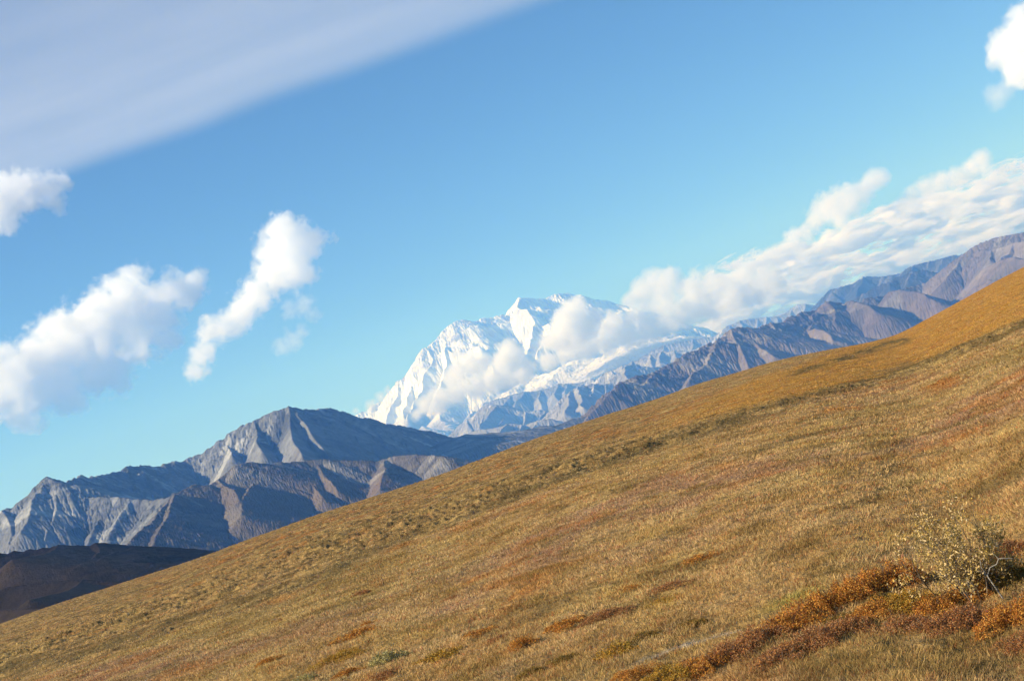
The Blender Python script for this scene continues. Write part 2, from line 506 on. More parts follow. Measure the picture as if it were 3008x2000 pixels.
def m_rock(name, c_scree, c_dark, c_low, low_amt=0.5, streak=45.0, light=(0.42, 0.42, 0.40), bump=6.0, sc=1.0, low_d=(200, 900), flow=(3.2, 4.4), patch=(0.3, 0.3, 0.3), patch_amt=0.0):
    b = NT(name)
    pos = b.n("ShaderNodeNewGeometry").outputs["Position"]
    al = b.attr("along"); dn = b.attr("down")
    st = b.xyz(b.math('DIVIDE', al, streak), b.math('DIVIDE', dn, streak * 12), 0.0)
    n_st = b.noise(st, 1.0, 5, 0.65, 0.4)
    n_st2 = b.noise(st, 0.31, 3, 0.6, 0.6)
    n_p = b.noise(pos, 0.004 / sc, 6, 0.65)
    n_f = b.noise(pos, 0.03 / sc, 6, 0.7)
    c = b.mix(b.ramp(n_st, (0.42, 0.58, 0, 1)), c_scree, c_dark)
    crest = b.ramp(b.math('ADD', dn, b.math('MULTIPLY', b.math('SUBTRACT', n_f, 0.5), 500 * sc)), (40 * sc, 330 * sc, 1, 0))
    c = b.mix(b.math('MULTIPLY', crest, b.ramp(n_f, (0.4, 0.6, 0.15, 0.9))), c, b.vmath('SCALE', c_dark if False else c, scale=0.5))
    c = b.mix(b.math('MULTIPLY', b.ramp(n_st, (0.50, 0.60, 0, 1)), b.ramp(n_st2, (0.40, 0.55, 0, 1.0))), c, light)
    fl = b.attr("flow")
    chute = b.math('MULTIPLY', b.ramp(b.math('ADD', fl, b.math('MULTIPLY', b.math('SUBTRACT', n_f, 0.5), 1.0)), (flow[0], flow[1], 0, 1)), b.ramp(n_st2, (0.4, 0.6, 0.25, 0.9)))
    c = b.mix(chute, c, light)
    lowm = b.math('MULTIPLY', b.ramp(dn, (low_d[0], low_d[1], 0, 1)), b.ramp(n_p, (0.35, 0.6, 0, 1)))
    c = b.mix(b.math('MULTIPLY', lowm, low_amt), c, c_low)
    c = b.mix(b.ramp(n_f, (0.35, 0.65, 0.0, 0.75)), c, b.vmath('SCALE', c, scale=0.5))
    n_b = b.noise(pos, 0.0013 / sc, 4, 0.6)
    c = b.mix(b.math('MULTIPLY', b.ramp(n_b, (0.48, 0.62, 0, 1)), patch_amt), c, patch)
    p = b.n("ShaderNodeBsdfPrincipled"); b.link(c, p.inputs["Base Color"])
    p.inputs["Roughness"].default_value = 0.95; p.inputs["Specular IOR Level"].default_value = 0.1
    bp = b.n("ShaderNodeBump"); bp.inputs["Strength"].default_value = 0.9; bp.inputs["Distance"].default_value = bump
    hgt = b.math('ADD', b.math('MULTIPLY', n_f, 1.0), b.math('MULTIPLY', n_st, 1.2))
    b.link(hgt, bp.inputs["Height"]); b.link(bp.outputs[0], p.inputs["Normal"])
    b.link(p.outputs[0], b.out.inputs[0])
    return b.m

rad = math.radians
K3 = (0, 1150, 0.4464); K400 = (400, 1100, 0.35714); K4 = (1000, 800, 0.35714); K5 = (1700, 700, 0.35714); K5b = (2100, 750, 0.4146); K6 = (2300, 400, 0.3189)

# -- left grey mountain
M_GREY = m_rock("grey_scree_rock", (0.20, 0.205, 0.205), (0.085, 0.09, 0.095), (0.13, 0.10, 0.075), 0.55, 30, light=(0.34, 0.345, 0.34))
B_main = crop([(-300, 960), (0, 790), (100, 735), (215, 645), (300, 590), (315, 568), (400, 580), (470, 588), (545, 555), (620, 560), (700, 550), (790, 550), (850, 492), (950, 488), (1100, 478), (1170, 460), (1270, 425), (1340, 385), (1450, 320), (1490, 280), (1530, 260), (1600, 215), (1680, 180), (1750, 150), (1770, 135), (1840, 132), (1850, 108), (1890, 105), (1910, 92)], *K3) \
    + crop([(1330, 268), (1450, 300), (1560, 308), (1680, 325), (1800, 370), (1870, 370), (2000, 405), (2240, 450)], *K400) + [(1303, 1282), (1343, 1290)]
nB = len(B_main)
B_main = [(p[0], p[1], np.interp(p[0], [-200, 140, 380, 560, 853, 1000, 1343], [5600, 5700, 6300, 6500, 6300, 6600, 7300])) for p in B_main]
B_front = withd(crop([(315, 568), (440, 645), (600, 685), (740, 683), (900, 702), (1050, 717), (1130, 700), (1190, 662)], *K3), 5690, 5000)
B_low = withd([(1303, 1290), (1357, 1280), (1379, 1273), (1450, 1268), (1500, 1268), (1553, 1255), (1586, 1250), (1636, 1248), (1664, 1234), (1714, 1225), (1800, 1216), (1950, 1200)], 6600, 7600)
rib1 = [(853, 1195, 6300), (856, 1240, 6150), (862, 1290, 5900), (880, 1345, 5600)]
rib2 = [(853, 1195, 6300), (905, 1240, 6150), (945, 1300, 5900), (960, 1350, 5700)]
rib3 = [(748, 1240, 6380), (760, 1280, 6200), (775, 1330, 5900)]
rib4 = [(660, 1300, 6430), (675, 1330, 6250), (690, 1350, 6050)]
ribL = [(141, 1404, 5700), (100, 1470, 5500), (70, 1560, 5200)]
ribL0 = [(0, 1500, 5650), (30, 1560, 5350), (45, 1620, 5100)]
ribs_f = [[(268 + 0, 1455, 5600), (235, 1530, 5350), (205, 1610, 5100)], [(330, 1455, 5480), (300, 1530, 5250), (280, 1610, 5050)], [(400, 1463, 5300), (360, 1540, 5100), (330, 1610, 4950)], [(180, 1425, 5650), (165, 1500, 5400), (150, 1600, 5100)]]
ridgesB = [dict(pts=B_main, slope=0.8, jit=14, step=60, gully=55, gamp=0.30),
           dict(pts=B_front, slope=0.62, jit=14, step=60, gully=45, gamp=0.3, crag=0.5),
           dict(pts=B_low, slope=0.33, jit=6, step=100, gully=120, gamp=0.1, crag=0.15),
           dict(pts=rib1, slope=0.95, jit=12, step=60), dict(pts=rib2, slope=0.85, jit=8, step=60), dict(pts=rib3, slope=0.95, jit=12, step=60), dict(pts=rib4, slope=0.95, jit=10, step=60),
           dict(pts=ribL, slope=0.64, jit=6, step=60, crag=0.6), dict(pts=ribL0, slope=0.64, jit=6, step=60, crag=0.6)] + [dict(pts=q, slope=0.62, jit=6, step=60, crag=0.5) for q in ribs_f]
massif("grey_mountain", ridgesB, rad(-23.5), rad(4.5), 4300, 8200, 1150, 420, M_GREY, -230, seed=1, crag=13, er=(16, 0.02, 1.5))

# -- brown spurs in front of it
M_SPUR = m_rock("brown_tundra_rock", (0.15, 0.13, 0.11), (0.10, 0.09, 0.08), (0.17, 0.11, 0.065), 0.8, 60, light=(0.24, 0.225, 0.205), low_d=(60, 500), patch=(0.12, 0.095, 0.07), patch_amt=0.8)
C_main = crop([(0, 1390), (200, 1130), (330, 985), (440, 905), (500, 900), (640, 930), (680, 885), (740, 820), (820, 740), (950, 730), (1130, 730), (1350, 710), (1500, 690), (1620, 690), (1750, 700), (2080, 685), (2150, 655), (2240, 650)], *K400) + [(1240, 1335), (1300, 1345), (1380, 1400)]
C_main = [(p[0], p[1], np.interp(p[0], [400, 520, 600, 690, 900, 1200, 1400], [4000, 4500, 4600, 4700, 4800, 4700, 4300])) for p in C_main]
spurs = [crop([(640, 930, 4650), (590, 1010, 4500), (530, 1110, 4350), (400, 1270, 4150), (260, 1500, 3900)], *K400),
         crop([(680, 885, 4640), (760, 930, 4500), (850, 1000, 4400), (870, 1040, 4300)], *K400),
         crop([(950, 730, 4780), (940, 900, 4550), (900, 1030, 4300), (860, 1150, 4150)], *K400),
         crop([(1080, 735, 4800), (1250, 830, 4650), (1450, 950, 4500), (1520, 1010, 4350)], *K400),
         crop([(1500, 690, 4820), (1540, 830, 4600), (1650, 970, 4400)], *K400),
         crop([(330, 985, 4470), (300, 1100, 4300), (240, 1250, 4100), (180, 1450, 3900)], *K400),
         crop([(2100, 690, 4700), (2050, 800, 4500), (1950, 950, 4300)], *K400)]
ridgesC = [dict(pts=C_main, slope=0.55, jit=8, step=60, gully=60, gamp=0.12)] + [dict(pts=q, slope=0.6, jit=6, step=50, gully=45, gamp=0.12, reach=1400) for q in spurs]
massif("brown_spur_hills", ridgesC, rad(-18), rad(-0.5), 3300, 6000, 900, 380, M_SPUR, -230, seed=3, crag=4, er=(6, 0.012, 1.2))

# -- dark hill at lower left
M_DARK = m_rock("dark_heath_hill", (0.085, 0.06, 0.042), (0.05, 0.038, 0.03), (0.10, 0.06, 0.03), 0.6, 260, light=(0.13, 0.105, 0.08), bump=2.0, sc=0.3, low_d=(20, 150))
A1 = crop([(-400, 1100), (0, 1075), (200, 1055), (370, 1022), (600, 1018), (700, 1030), (850, 1032), (1000, 1062), (1100, 1092), (1200, 1125), (1250, 1150), (1310, 1230)], *K3)
A2 = crop([(-400, 1340), (0, 1290), (200, 1250), (400, 1230), (550, 1225), (650, 1240), (850, 1238), (920, 1252), (1000, 1330)], *K3)
A3 = crop([(-300, 1480), (0, 1462), (100, 1430), (250, 1430), (400, 1440)], *K3)
ridgesA = [dict(pts=withd(A1, 1700, 1500), slope=0.62, jit=2, step=40, gully=70, gamp=0.035, reach=900), dict(pts=withd(A2, 1150, 1000), slope=0.55, jit=2, step=40, gully=60, gamp=0.04, reach=600),
           dict(pts=crop([(600, 1018, 1600), (640, 1060, 1500), (600, 1110, 1400)], *K3), slope=0.42, jit=2, step=30, reach=500, gully=60, gamp=0.05),
           dict(pts=crop([(900, 1035, 1550), (700, 1075, 1450), (620, 1130, 1350)], *K3), slope=0.42, jit=2, step=30, reach=500, gully=60, gamp=0.05),
           dict(pts=crop([(370, 1024, 1640), (330, 1065, 1500), (200, 1100, 1400), (60, 1120, 1320)], *K3), slope=0.40, jit=2, step=30, reach=500, gully=60, gamp=0.05),
           dict(pts=crop([(550, 1226, 1090), (500, 1290, 1000), (380, 1330, 930), (200, 1370, 870)], *K3), slope=0.42, jit=2, step=30, reach=400, gully=60, gamp=0.05),
           dict(pts=withd(A3, 900, 800), slope=0.5, jit=3, step=30, gully=20, reach=400)]
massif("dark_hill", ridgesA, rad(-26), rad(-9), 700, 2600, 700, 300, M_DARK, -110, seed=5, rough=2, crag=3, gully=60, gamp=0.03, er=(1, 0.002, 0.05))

# -- brown range on the right with the valley plain before it
M_RANGE = m_rock("purple_brown_rock", (0.165, 0.13, 0.115), (0.095, 0.08, 0.075), (0.17, 0.115, 0.085), 0.6, 70, light=(0.26, 0.24, 0.215), bump=9, sc=2, patch=(0.22, 0.18, 0.15), patch_amt=0.6)
D_main = crop([(20, 1500), (180, 1320), (340, 1190), (560, 1115), (600, 1120), (700, 1070), (870, 960), (1000, 910), (1130, 845), (1170, 835), (1265, 750), (1300, 740), (1480, 740), (1560, 708), (1640, 712), (1840, 610), (1920, 610), (2020, 525), (2060, 550), (2120, 560), (2240, 580)], *K5) \
    + crop([(1040, 322), (1080, 298), (1200, 300), (1250, 270), (1310, 250)], *K5b) + crop([(1280, 1370), (1420, 1290), (1500, 1200), (1620, 1100), (1700, 1060), (1780, 1010), (1900, 960), (2000, 930), (2220, 880), (2700, 800)], *K6)
D_main = [(p[0], p[1], np.interp(p[0], [1700, 1900, 2150, 2290, 2420, 2500, 2700, 2850, 3008], [7600, 8000, 8600, 9300, 9800, 10300, 11000, 10800, 10500])) for p in D_main]
spD = [crop([(1265, 750, 8580), (1280, 850, 8400), (1350, 960, 8100), (1400, 1060, 7900)], *K5),
       crop([(1130, 845, 8350), (1060, 1000, 8100), (930, 1120, 7800), (800, 1260, 7500)], *K5),
       crop([(1300, 740, 8600), (1420, 840, 8450), (1500, 930, 8200), (1600, 985, 8000)], *K5),
       crop([(1560, 708, 9100), (1660, 790, 8900), (1780, 860, 8700), (1850, 900, 8500)], *K5),
       crop([(1480, 740, 9000), (1640, 850, 8700)], *K5),
       crop([(1920, 610, 9500), (1930, 700, 9300), (1900, 760, 9100)], *K5),
       crop([(1890, 765, 9100), (1960, 725, 9000), (2020, 740, 8900), (2060, 800, 8800), (2090, 850, 8600)], *K5),
       crop([(2020, 525, 9600), (2110, 610, 9500), (2100, 700, 9300)], *K5),
       crop([(940, 325, 9700), (1000, 350, 9500), (1120, 400, 9300)], *K5b),
       crop([(600, 1120, 7900), (500, 1240, 7700), (400, 1400, 7450)], *K5),
       crop([(340, 1190, 7700), (200, 1350, 7450), (60, 1470, 7250)], *K5),
       crop([(970, 1440, 10000), (1080, 1420, 9900), (1200, 1440, 9800), (1290, 1430, 9700), (1310, 1480, 9600), (1420, 1510, 9500)], *K6),
       crop([(1680, 1070, 10900), (1620, 1200, 10600), (1500, 1300, 10400)], *K6),
       crop([(1760, 1060, 10700), (1880, 1060, 10500), (2000, 1030, 10300), (2120, 990, 10100), (2250, 960, 9900)], *K6),
       crop([(1950, 1050, 10400), (1900, 1160, 10100)], *K6), crop([(2110, 1000, 10100), (2060, 1100, 9900), (1980, 1180, 9700)], *K6),
       crop([(1840, 1270, 9800), (1960, 1160, 9600), (2100, 1110, 9400), (2180, 1140, 9300), (2300, 1130, 9200)], *K6)]
ridgesD = [dict(pts=D_main, slope=0.55, jit=12, step=90, gully=90, gamp=0.16)] + [dict(pts=q, slope=0.68, jit=9, step=80, gully=60, gamp=0.2, reach=2200) for q in spD]
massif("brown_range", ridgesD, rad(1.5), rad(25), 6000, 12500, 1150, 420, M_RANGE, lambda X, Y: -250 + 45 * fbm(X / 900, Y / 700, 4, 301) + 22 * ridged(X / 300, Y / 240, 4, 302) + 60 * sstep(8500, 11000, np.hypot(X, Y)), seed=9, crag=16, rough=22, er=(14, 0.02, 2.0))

# -- blue ridges behind the range
M_FAR = m_rock("far_cloud_shaded_rock", (0.05, 0.048, 0.047), (0.035, 0.035, 0.037), (0.05, 0.042, 0.038), 0.5, 110, light=(0.13, 0.125, 0.12), bump=18, sc=4)  # cloud shade on these ridges is put into the darkened rock colour
E1 = withd(crop([(250, 1700), (320, 1568), (400, 1440), (470, 1410), (530, 1390), (640, 1360), (730, 1295), (820, 1315), (950, 1280), (1120, 1240), (1160, 1215), (1215, 1185), (1350, 1160), (1440, 1130), (1560, 1105), (1700, 1115), (1900, 1100)], *K6), 17000, 15500)
E2 = withd(crop([(560, 1568), (640, 1500), (750, 1440), (900, 1360), (1050, 1310), (1200, 1240), (1300, 1250), (1430, 1275), (1600, 1320)], *K6), 13800, 13400)
spE = [crop([(730, 1295, 16400), (700, 1400, 16000), (640, 1480, 15600)], *K6), crop([(470, 1410, 16800), (500, 1480, 16300), (540, 1560, 15900)], *K6),
       crop([(1215, 1185, 16000), (1150, 1260, 15600)], *K6), crop([(1200, 1240, 13500), (1150, 1350, 13100), (1050, 1450, 12800)], *K6), crop([(1050, 1310, 13600), (980, 1400, 13200)], *K6)]
massif("blue_ridge", [dict(pts=E1, slope=0.6, jit=22, step=150, gully=140), dict(pts=E2, slope=0.6, jit=18, step=130, gully=120)] + [dict(pts=q, slope=0.65, jit=15, step=120, gully=100) for q in spE],
       rad(11), rad(25), 12200, 20000, 600, 260, M_FAR, -200, seed=12, rough=30, crag=20)

# -- blue-grey mountains below the snow peak
M_MID = m_rock("pale_grey_rock", (0.30, 0.29, 0.28), (0.17, 0.17, 0.17), (0.25, 0.23, 0.21), 0.5, 110, light=(0.5, 0.49, 0.48), bump=18, sc=4)
G2 = withd(crop([(820, 1345), (860, 1325), (960, 1370)], *K4), 15500)
G1 = withd(crop([(880, 1400), (930, 1320), (1000, 1230), (1090, 1180), (1170, 1110), (1220, 1075), (1255, 1085), (1300, 1130), (1450, 1150), (1700, 1140)], *K4), 17500, 16500)
G3 = withd(crop([(1200, 1070), (1300, 1030), (1400, 1010), (1480, 985), (1700, 965), (1750, 925), (1830, 910), (1980, 910), (2060, 870), (2240, 905), (2400, 930)], *K4), 20500, 19500)
G4 = withd(crop([(1600, 1330), (1680, 1230), (1780, 1090), (1860, 1000), (1960, 930), (2060, 920), (2240, 925)], *K4) + crop([(100, 1190), (240, 1200), (300, 1160), (350, 1045), (450, 1035), (550, 1062), (720, 1050), (800, 1000), (900, 960)], *K5), 14500, 16000)
G5 = withd(crop([(200, 1120), (350, 1050), (530, 985), (700, 920), (850, 908), (940, 930), (1050, 870)], *K5), 18500, 17500)
G6 = withd(crop([(530, 960), (680, 880), (800, 850), (950, 830), (1050, 805), (1130, 800), (1200, 730), (1280, 690), (1350, 665), (1500, 660), (1530, 645), (1620, 640), (1720, 600), (1800, 540), (1840, 528), (1900, 540), (1970, 545), (2100, 600)], *K5), 22000, 21000)
G7 = withd(crop([(1000, 1345), (1090, 1290), (1180, 1290), (1300, 1235), (1500, 1235), (1620, 1215), (1750, 1260)], *K4), 13500, 13000)
spG = []
for q, dd in ((G4, 1500), (G1, 1300), (G3, 1400), (G6, 1300), (G5, 1300), (G7, 900)):
    W = np.array(q)
    span = W[-1, 0] - W[0, 0]
    fx = W[0, 0] + 10
    while fx < W[-1, 0] - 5:
        fx += rng.uniform(22, 80)
        y0 = np.interp(fx, W[:, 0], W[:, 1]); d0 = np.interp(fx, W[:, 0], W[:, 2])
        lean = rng.uniform(-34, 14); ln_ = rng.uniform(0.4, 1.15)
        spG.append([(fx, y0 + 1, d0), (fx + lean * .6 * ln_, y0 + 22 * ln_, d0 - dd * 0.35 * ln_), (fx + lean * ln_, y0 + 60 * ln_, d0 - dd * 0.8 * ln_)])
massif("grey_foothills", [dict(pts=q, slope=0.62, jit=16, step=130, gully=110, gamp=0.22) for q in (G1, G2, G3, G4, G5, G6, G7)] + [dict(pts=q, slope=0.8, jit=10, step=200, gully=80, gamp=0.2, reach=1800) for q in spG],
       rad(-4), rad(15.5), 12200, 23500, 1000, 420, M_MID, -150, seed=15, rough=30, crag=18, er=(20, 0.025, 3.0))

# -- the snow mountain
def m_snow():
    b = NT("snow_and_rock")
    geo = b.n("ShaderNodeNewGeometry")
    pos = geo.outputs["Position"]
    nz = b.n("ShaderNodeSeparateXYZ"); b.link(geo.outputs["True Normal"], nz.inputs[0])
    pz = b.n("ShaderNodeSeparateXYZ"); b.link(pos, pz.inputs[0])
    al = b.attr("along"); dn = b.attr("down")
    st = b.xyz(b.math('DIVIDE', al, 160), b.math('DIVIDE', dn, 1500), 0.0)
    n_st = b.noise(st, 1.0, 5, 0.65, 0.5)
    n_p = b.noise(pos, 0.0012, 6, 0.6)
    n_f = b.noise(pos, 0.006, 6, 0.65)
    steep = b.ramp(nz.outputs[2], (0.78, 0.60, 0, 1))
    alt = b.ramp(b.math('ADD', pz.outputs[2], b.math('MULTIPLY', b.math('SUBTRACT', n_p, 0.5), 700)), (250, 750, 1.0, 0.0))
    rk = b.math('ADD', b.math('MULTIPLY', steep, b.ramp(n_st, (0.45, 0.62, 0, 0.8))), b.math('MULTIPLY', alt, b.ramp(b.math('ADD', n_st, b.math('MULTIPLY', steep, 0.2)), (0.36, 0.5, 0, 1.0))), clamp=True)
    rockc = b.mix(n_f, (0.13, 0.13, 0.14), (0.24, 0.22, 0.21))
    c = b.mix(rk, (0.86, 0.87, 0.88), rockc)
    p = b.n("ShaderNodeBsdfPrincipled"); b.link(c, p.inputs["Base Color"])
    p.inputs["Roughness"].default_value = 0.8; p.inputs["Specular IOR Level"].default_value = 0.2
    bp = b.n("ShaderNodeBump"); bp.inputs["Strength"].default_value = 0.8; bp.inputs["Distance"].default_value = 14
    b.link(b.math('ADD', n_f, b.math('MULTIPLY', n_st, 0.8)), bp.inputs["Height"]); b.link(bp.outputs[0], p.inputs["Normal"])
    b.link(p.outputs[0], b.out.inputs[0])
    return b.m
M_SNOW = m_snow()
K_main = crop([(100, 1210), (170, 1165), (250, 1120), (380, 1040), (420, 960), (460, 905), (520, 885), (570, 850), (620, 760), (700, 620), (760, 590), (830, 520), (900, 440), (990, 397), (1050, 405), (1110, 415), (1180, 378), (1260, 372), (1340, 358), (1375, 365), (1400, 320), (1440, 260), (1470, 213), (1560, 215), (1640, 232), (1720, 215), (1770, 182), (1900, 185), (2000, 195), (2100, 225), (2240, 240)], *K4) \
    + crop([(200, 515), (320, 540), (450, 590), (600, 615), (800, 680), (1000, 760), (1200, 830)], *K5)
K_main = [(p[0], p[1], np.interp(p[0], [1030, 1250, 1350, 1500, 1640, 1900, 2130], [29000, 29500, 30000, 30800, 31500, 31800, 30500])) for p in K_main]
K2 = crop([(1470, 213, 31000), (1440, 300, 30300), (1540, 325, 30000), (1590, 410, 29700), (1560, 480, 29400), (1540, 620, 28700), (1500, 840, 27800)], *K4)
K2b = crop([(1590, 410, 29700), (1640, 440, 29600), (1680, 420, 29500), (1715, 440, 29400), (1650, 560, 28900), (1620, 660, 28500)], *K4)
K3r = crop([(1375, 365, 30700), (1300, 470, 30100), (1240, 580, 29600), (1190, 690, 29100), (1180, 860, 28200)], *K4)
K4r = crop([(990, 397, 30200), (1010, 480, 29900), (1000, 580, 29500), (880, 600, 29300), (870, 760, 28700), (800, 980, 27700)], *K4)
K5r = crop([(880, 600, 29350), (940, 655, 29000), (1120, 620, 28900)], *K4)
K6r = crop([(700, 620, 29500), (740, 720, 29100), (700, 860, 28600), (640, 1000, 28100), (560, 1200, 27300)], *K4)
K7r = crop([(460, 905, 29250), (430, 1010, 28900), (400, 1130, 28400), (390, 1250, 28000)], *K4)
K8r = crop([(620, 760, 29400), (590, 900, 28800), (520, 1050, 28200), (480, 1200, 27600)], *K4)
K9r = crop([(1520, 840, 27300), (1370, 900, 27000), (1270, 960, 26700), (1220, 1050, 26400), (1100, 1150, 26000), (1000, 1240, 25600), (920, 1320, 25300)], *K4)
K10r = crop([(690, 1250, 26200), (780, 1330, 25800)], *K4)
K11r = crop([(810, 1160, 26800), (860, 1250, 26300), (900, 1330, 25900)], *K4)
K12r = withd(crop([(1560, 840), (1700, 830), (1860, 750), (2070, 700), (2140, 720), (2240, 700)], *K4) + crop([(160, 990), (300, 900), (350, 900), (480, 830), (700, 850)], *K5), 27000, 25500)
K13r = crop([(1870, 750, 26400), (2000, 770, 26200), (2160, 830, 25800)], *K4)
massif("snow_mountain", [dict(pts=K_main, slope=0.85, jit=26, step=160, gully=170, gamp=0.12, concave=0.2)]
       + [dict(pts=q, slope=1.15, jit=26, step=150, gully=130, gamp=0.2, reach=2600) for q in (K2, K2b, K3r, K4r, K5r, K6r, K7r, K8r)]
       + [dict(pts=q, slope=0.75, jit=25, step=150, gully=120, gamp=0.25, reach=2600) for q in (K9r, K10r, K11r)]
       + [dict(pts=q, slope=0.30, jit=18, step=200, gully=160, gamp=0.05, reach=3200, crag=0.12) for q in (K12r, K13r)],
       rad(-8), rad(11), 24000, 33500, 900, 460, M_SNOW, lambda X, Y: 60 + (np.hypot(X, Y) - 24500) * 0.045, seed=21, rough=60, crag=45, er=(9, 0.02, 4.0))

# -- valley floor out to the horizon
def build_valley():
    th = np.linspace(-math.pi, math.pi, 241)
    r = np.geomspace(600, 34500, 70)
    R, T = np.meshgrid(r, th, indexing='ij')
    x = R * np.sin(T); y = R * np.cos(T)
    z = -150 - 130 * sstep(1500, 6000, R) + 60 * sstep(6000, 12000, R) + fbm(x / 1500, y / 1500, 4, 71) * 25
    b = NT("valley_tundra")
    pos = b.n("ShaderNodeNewGeometry").outputs["Position"]
    n = b.noise(pos, 0.002, 7, 0.65)
    c = b.mix(b.ramp(n, (0.35, 0.65, 0, 1)), (0.17, 0.115, 0.075), (0.22, 0.19, 0.15))
    p = b.n("ShaderNodeBsdfPrincipled"); b.link(c, p.inputs["Base Color"]); p.inputs["Roughness"].default_value = 0.95
    b.link(p.outputs[0], b.out.inputs[0])
    o = mesh_from("valley_floor", np.stack([x, y, z], -1).reshape(-1, 3), grid_faces(len(r), len(th))[:, ::-1], b.m)
    tag(o, kind="structure")
build_valley()


# ------------------------------------------------------------------ vegetation
def ground_at(px, py):
    d = ray(px, py); th = math.atan2(d[0], d[1]); sl = d[2] / math.hypot(d[0], d[1])
    r = np.geomspace(3, 600, 4000)
    z = hill_base(r, np.full(r.shape, th))
    hit = np.nonzero(EYE + sl * r <= z)[0]
    rr = r[hit[0]] if len(hit) else 150.0
    x, y, zz = hill_xyz(np.array([rr]), np.array([th]))
    return np.array([x[0], y[0], zz[0]]), rr

def m_leaf(name, sat=1.0):
    b = NT(name)
    c = b.attr("Col", "Color")
    df = b.n("ShaderNodeBsdfDiffuse"); tr = b.n("ShaderNodeBsdfTranslucent"); mx = b.n("ShaderNodeMixShader")
    b.link(c, df.inputs[0]); b.link(c, tr.inputs[0]); mx.inputs[0].default_value = 0.25
    b.link(df.outputs[0], mx.inputs[1]); b.link(tr.outputs[0], mx.inputs[2]); b.link(mx.outputs[0], b.out.inputs[0])
    return b.m
M_GRASS = m_leaf("dry_grass"); M_LEAF = m_leaf("leaf_colours"); M_STEM = m_leaf("woody_stem")

def blades(cx, cy_, cz, n, spread, h, w, col, g):
    """n blades round each tuft centre -> quads"""
    m = len(cx)
    rep = lambda a: np.repeat(a, n, axis=0)
    X, Y, Z, S, H, W = map(rep, (cx, cy_, cz, spread, h, w))
    k = m * n
    ang = g.uniform(0, 2 * np.pi, k); rad_ = np.sqrt(g.random(k)) * S
    bx = X + np.cos(ang) * rad_; by = Y + np.sin(ang) * rad_
    hh = H * g.uniform(0.35, 1.15, k); ww = W * g.uniform(0.6, 1.3, k)
    la = ang + g.normal(0, 0.9, k); ln = g.uniform(0.2, 1.8, k) * hh
    tx = bx + np.cos(la) * ln + 0.12 * hh; ty = by + np.sin(la) * ln
    wa = g.uniform(0, np.pi, k); dx = np.cos(wa) * ww; dy = np.sin(wa) * ww * 0.6
    V = np.stack([np.stack([bx - dx, by - dy, Z - 0.02], -1), np.stack([bx + dx, by + dy, Z - 0.02], -1),
                  np.stack([tx + dx * .35, ty + dy * .35, Z + hh], -1), np.stack([tx - dx * .35, ty - dy * .35, Z + hh], -1)], 1)
    C = rep(col) * 1.33 * g.uniform(0.62, 1.45, (k, 1)) * g.uniform(0.92, 1.08, (k, 3))
    return V.reshape(-1, 3), np.repeat(C, 4, axis=0)

def build_grass():
    g = np.random.default_rng(5)
    n = 230000
    r = 9.0 * (480 / 9.0) ** g.random(n)
    th = g.uniform(math.radians(-26), math.radians(26), n)
    x, y, z = hill_xyz(r, th)
    px, py = project(np.stack([x, y, hill_base(r, th)], -1))
    hum, band, mead, s2, below = zones(x, y, px, py)
    col = ground_colour(x, y, px, py)
    straw = np.array([0.56, 0.40, 0.20])
    k = sstep(-0.15, 0.3, fbm(x * 0.6, y * 0.4, 3, 61))[:, None] * 0.4 + 0.05
    col = col * (1 - k) + straw * k * (1 - 0.3 * mead[:, None])
    patch = 0.55 + 0.7 * sstep(-0.3, 0.3, fbm(x * 0.9, y * 0.6, 3, 63))
    near = sstep(90, 20, r)
    h = (0.040 + 0.004 * near) * patch * (1 - 0.45 * mead) * (1 - 0.35 * np.clip(hum, 0, 1))
    w = np.clip(0.00025 * r, 0.0024, 0.07)
    sp = np.clip(0.004 * r, 0.05, 0.6)
    h = h * (1 - 0.85 * soil_mask(px, py, fbm(x * 0.8, y * 0.5, 3, 33)))
    tint = g.random(n)
    col = np.where((tint < 0.12)[:, None], col * np.array([0.75, 0.48, 0.5]), col)
    col = np.where((tint > 0.90)[:, None], col * np.array([0.5, 0.55, 0.5]), col)
    V, C = blades(x, y, z, 11, sp, h, w, col, g)
    F = np.arange(len(V)).reshape(-1, 4)
    o = mesh_from("tundra_grass", V, F, M_GRASS, smooth=False, cols={"Col": C})
    tag(o, "dry golden grass and low heath covering the whole near slope", "grass", kind="stuff")
build_grass()

PAL = {
    "orange": [(0.46, 0.19, 0.04), (0.55, 0.26, 0.045), (0.38, 0.13, 0.035), (0.58, 0.33, 0.09), (0.25, 0.10, 0.04)],
    "rust": [(0.38, 0.16, 0.055), (0.28, 0.10, 0.045), (0.48, 0.24, 0.08), (0.36, 0.23, 0.13), (0.18, 0.09, 0.05)],
    "gold": [(0.48, 0.26, 0.04), (0.42, 0.20, 0.03), (0.36, 0.24, 0.05), (0.24, 0.17, 0.03), (0.5, 0.33, 0.09)],
    "olive": [(0.24, 0.17, 0.04), (0.32, 0.21, 0.05), (0.17, 0.12, 0.035), (0.36, 0.18, 0.05), (0.12, 0.09, 0.035)],
    "sage": [(0.42, 0.37, 0.17), (0.30, 0.27, 0.11), (0.55, 0.47, 0.25), (0.2, 0.18, 0.07), (0.46, 0.36, 0.12)],
    "willow": [(0.58, 0.42, 0.19), (0.44, 0.31, 0.12), (0.64, 0.49, 0.28), (0.33, 0.25, 0.09), (0.50, 0.34, 0.09)],
}
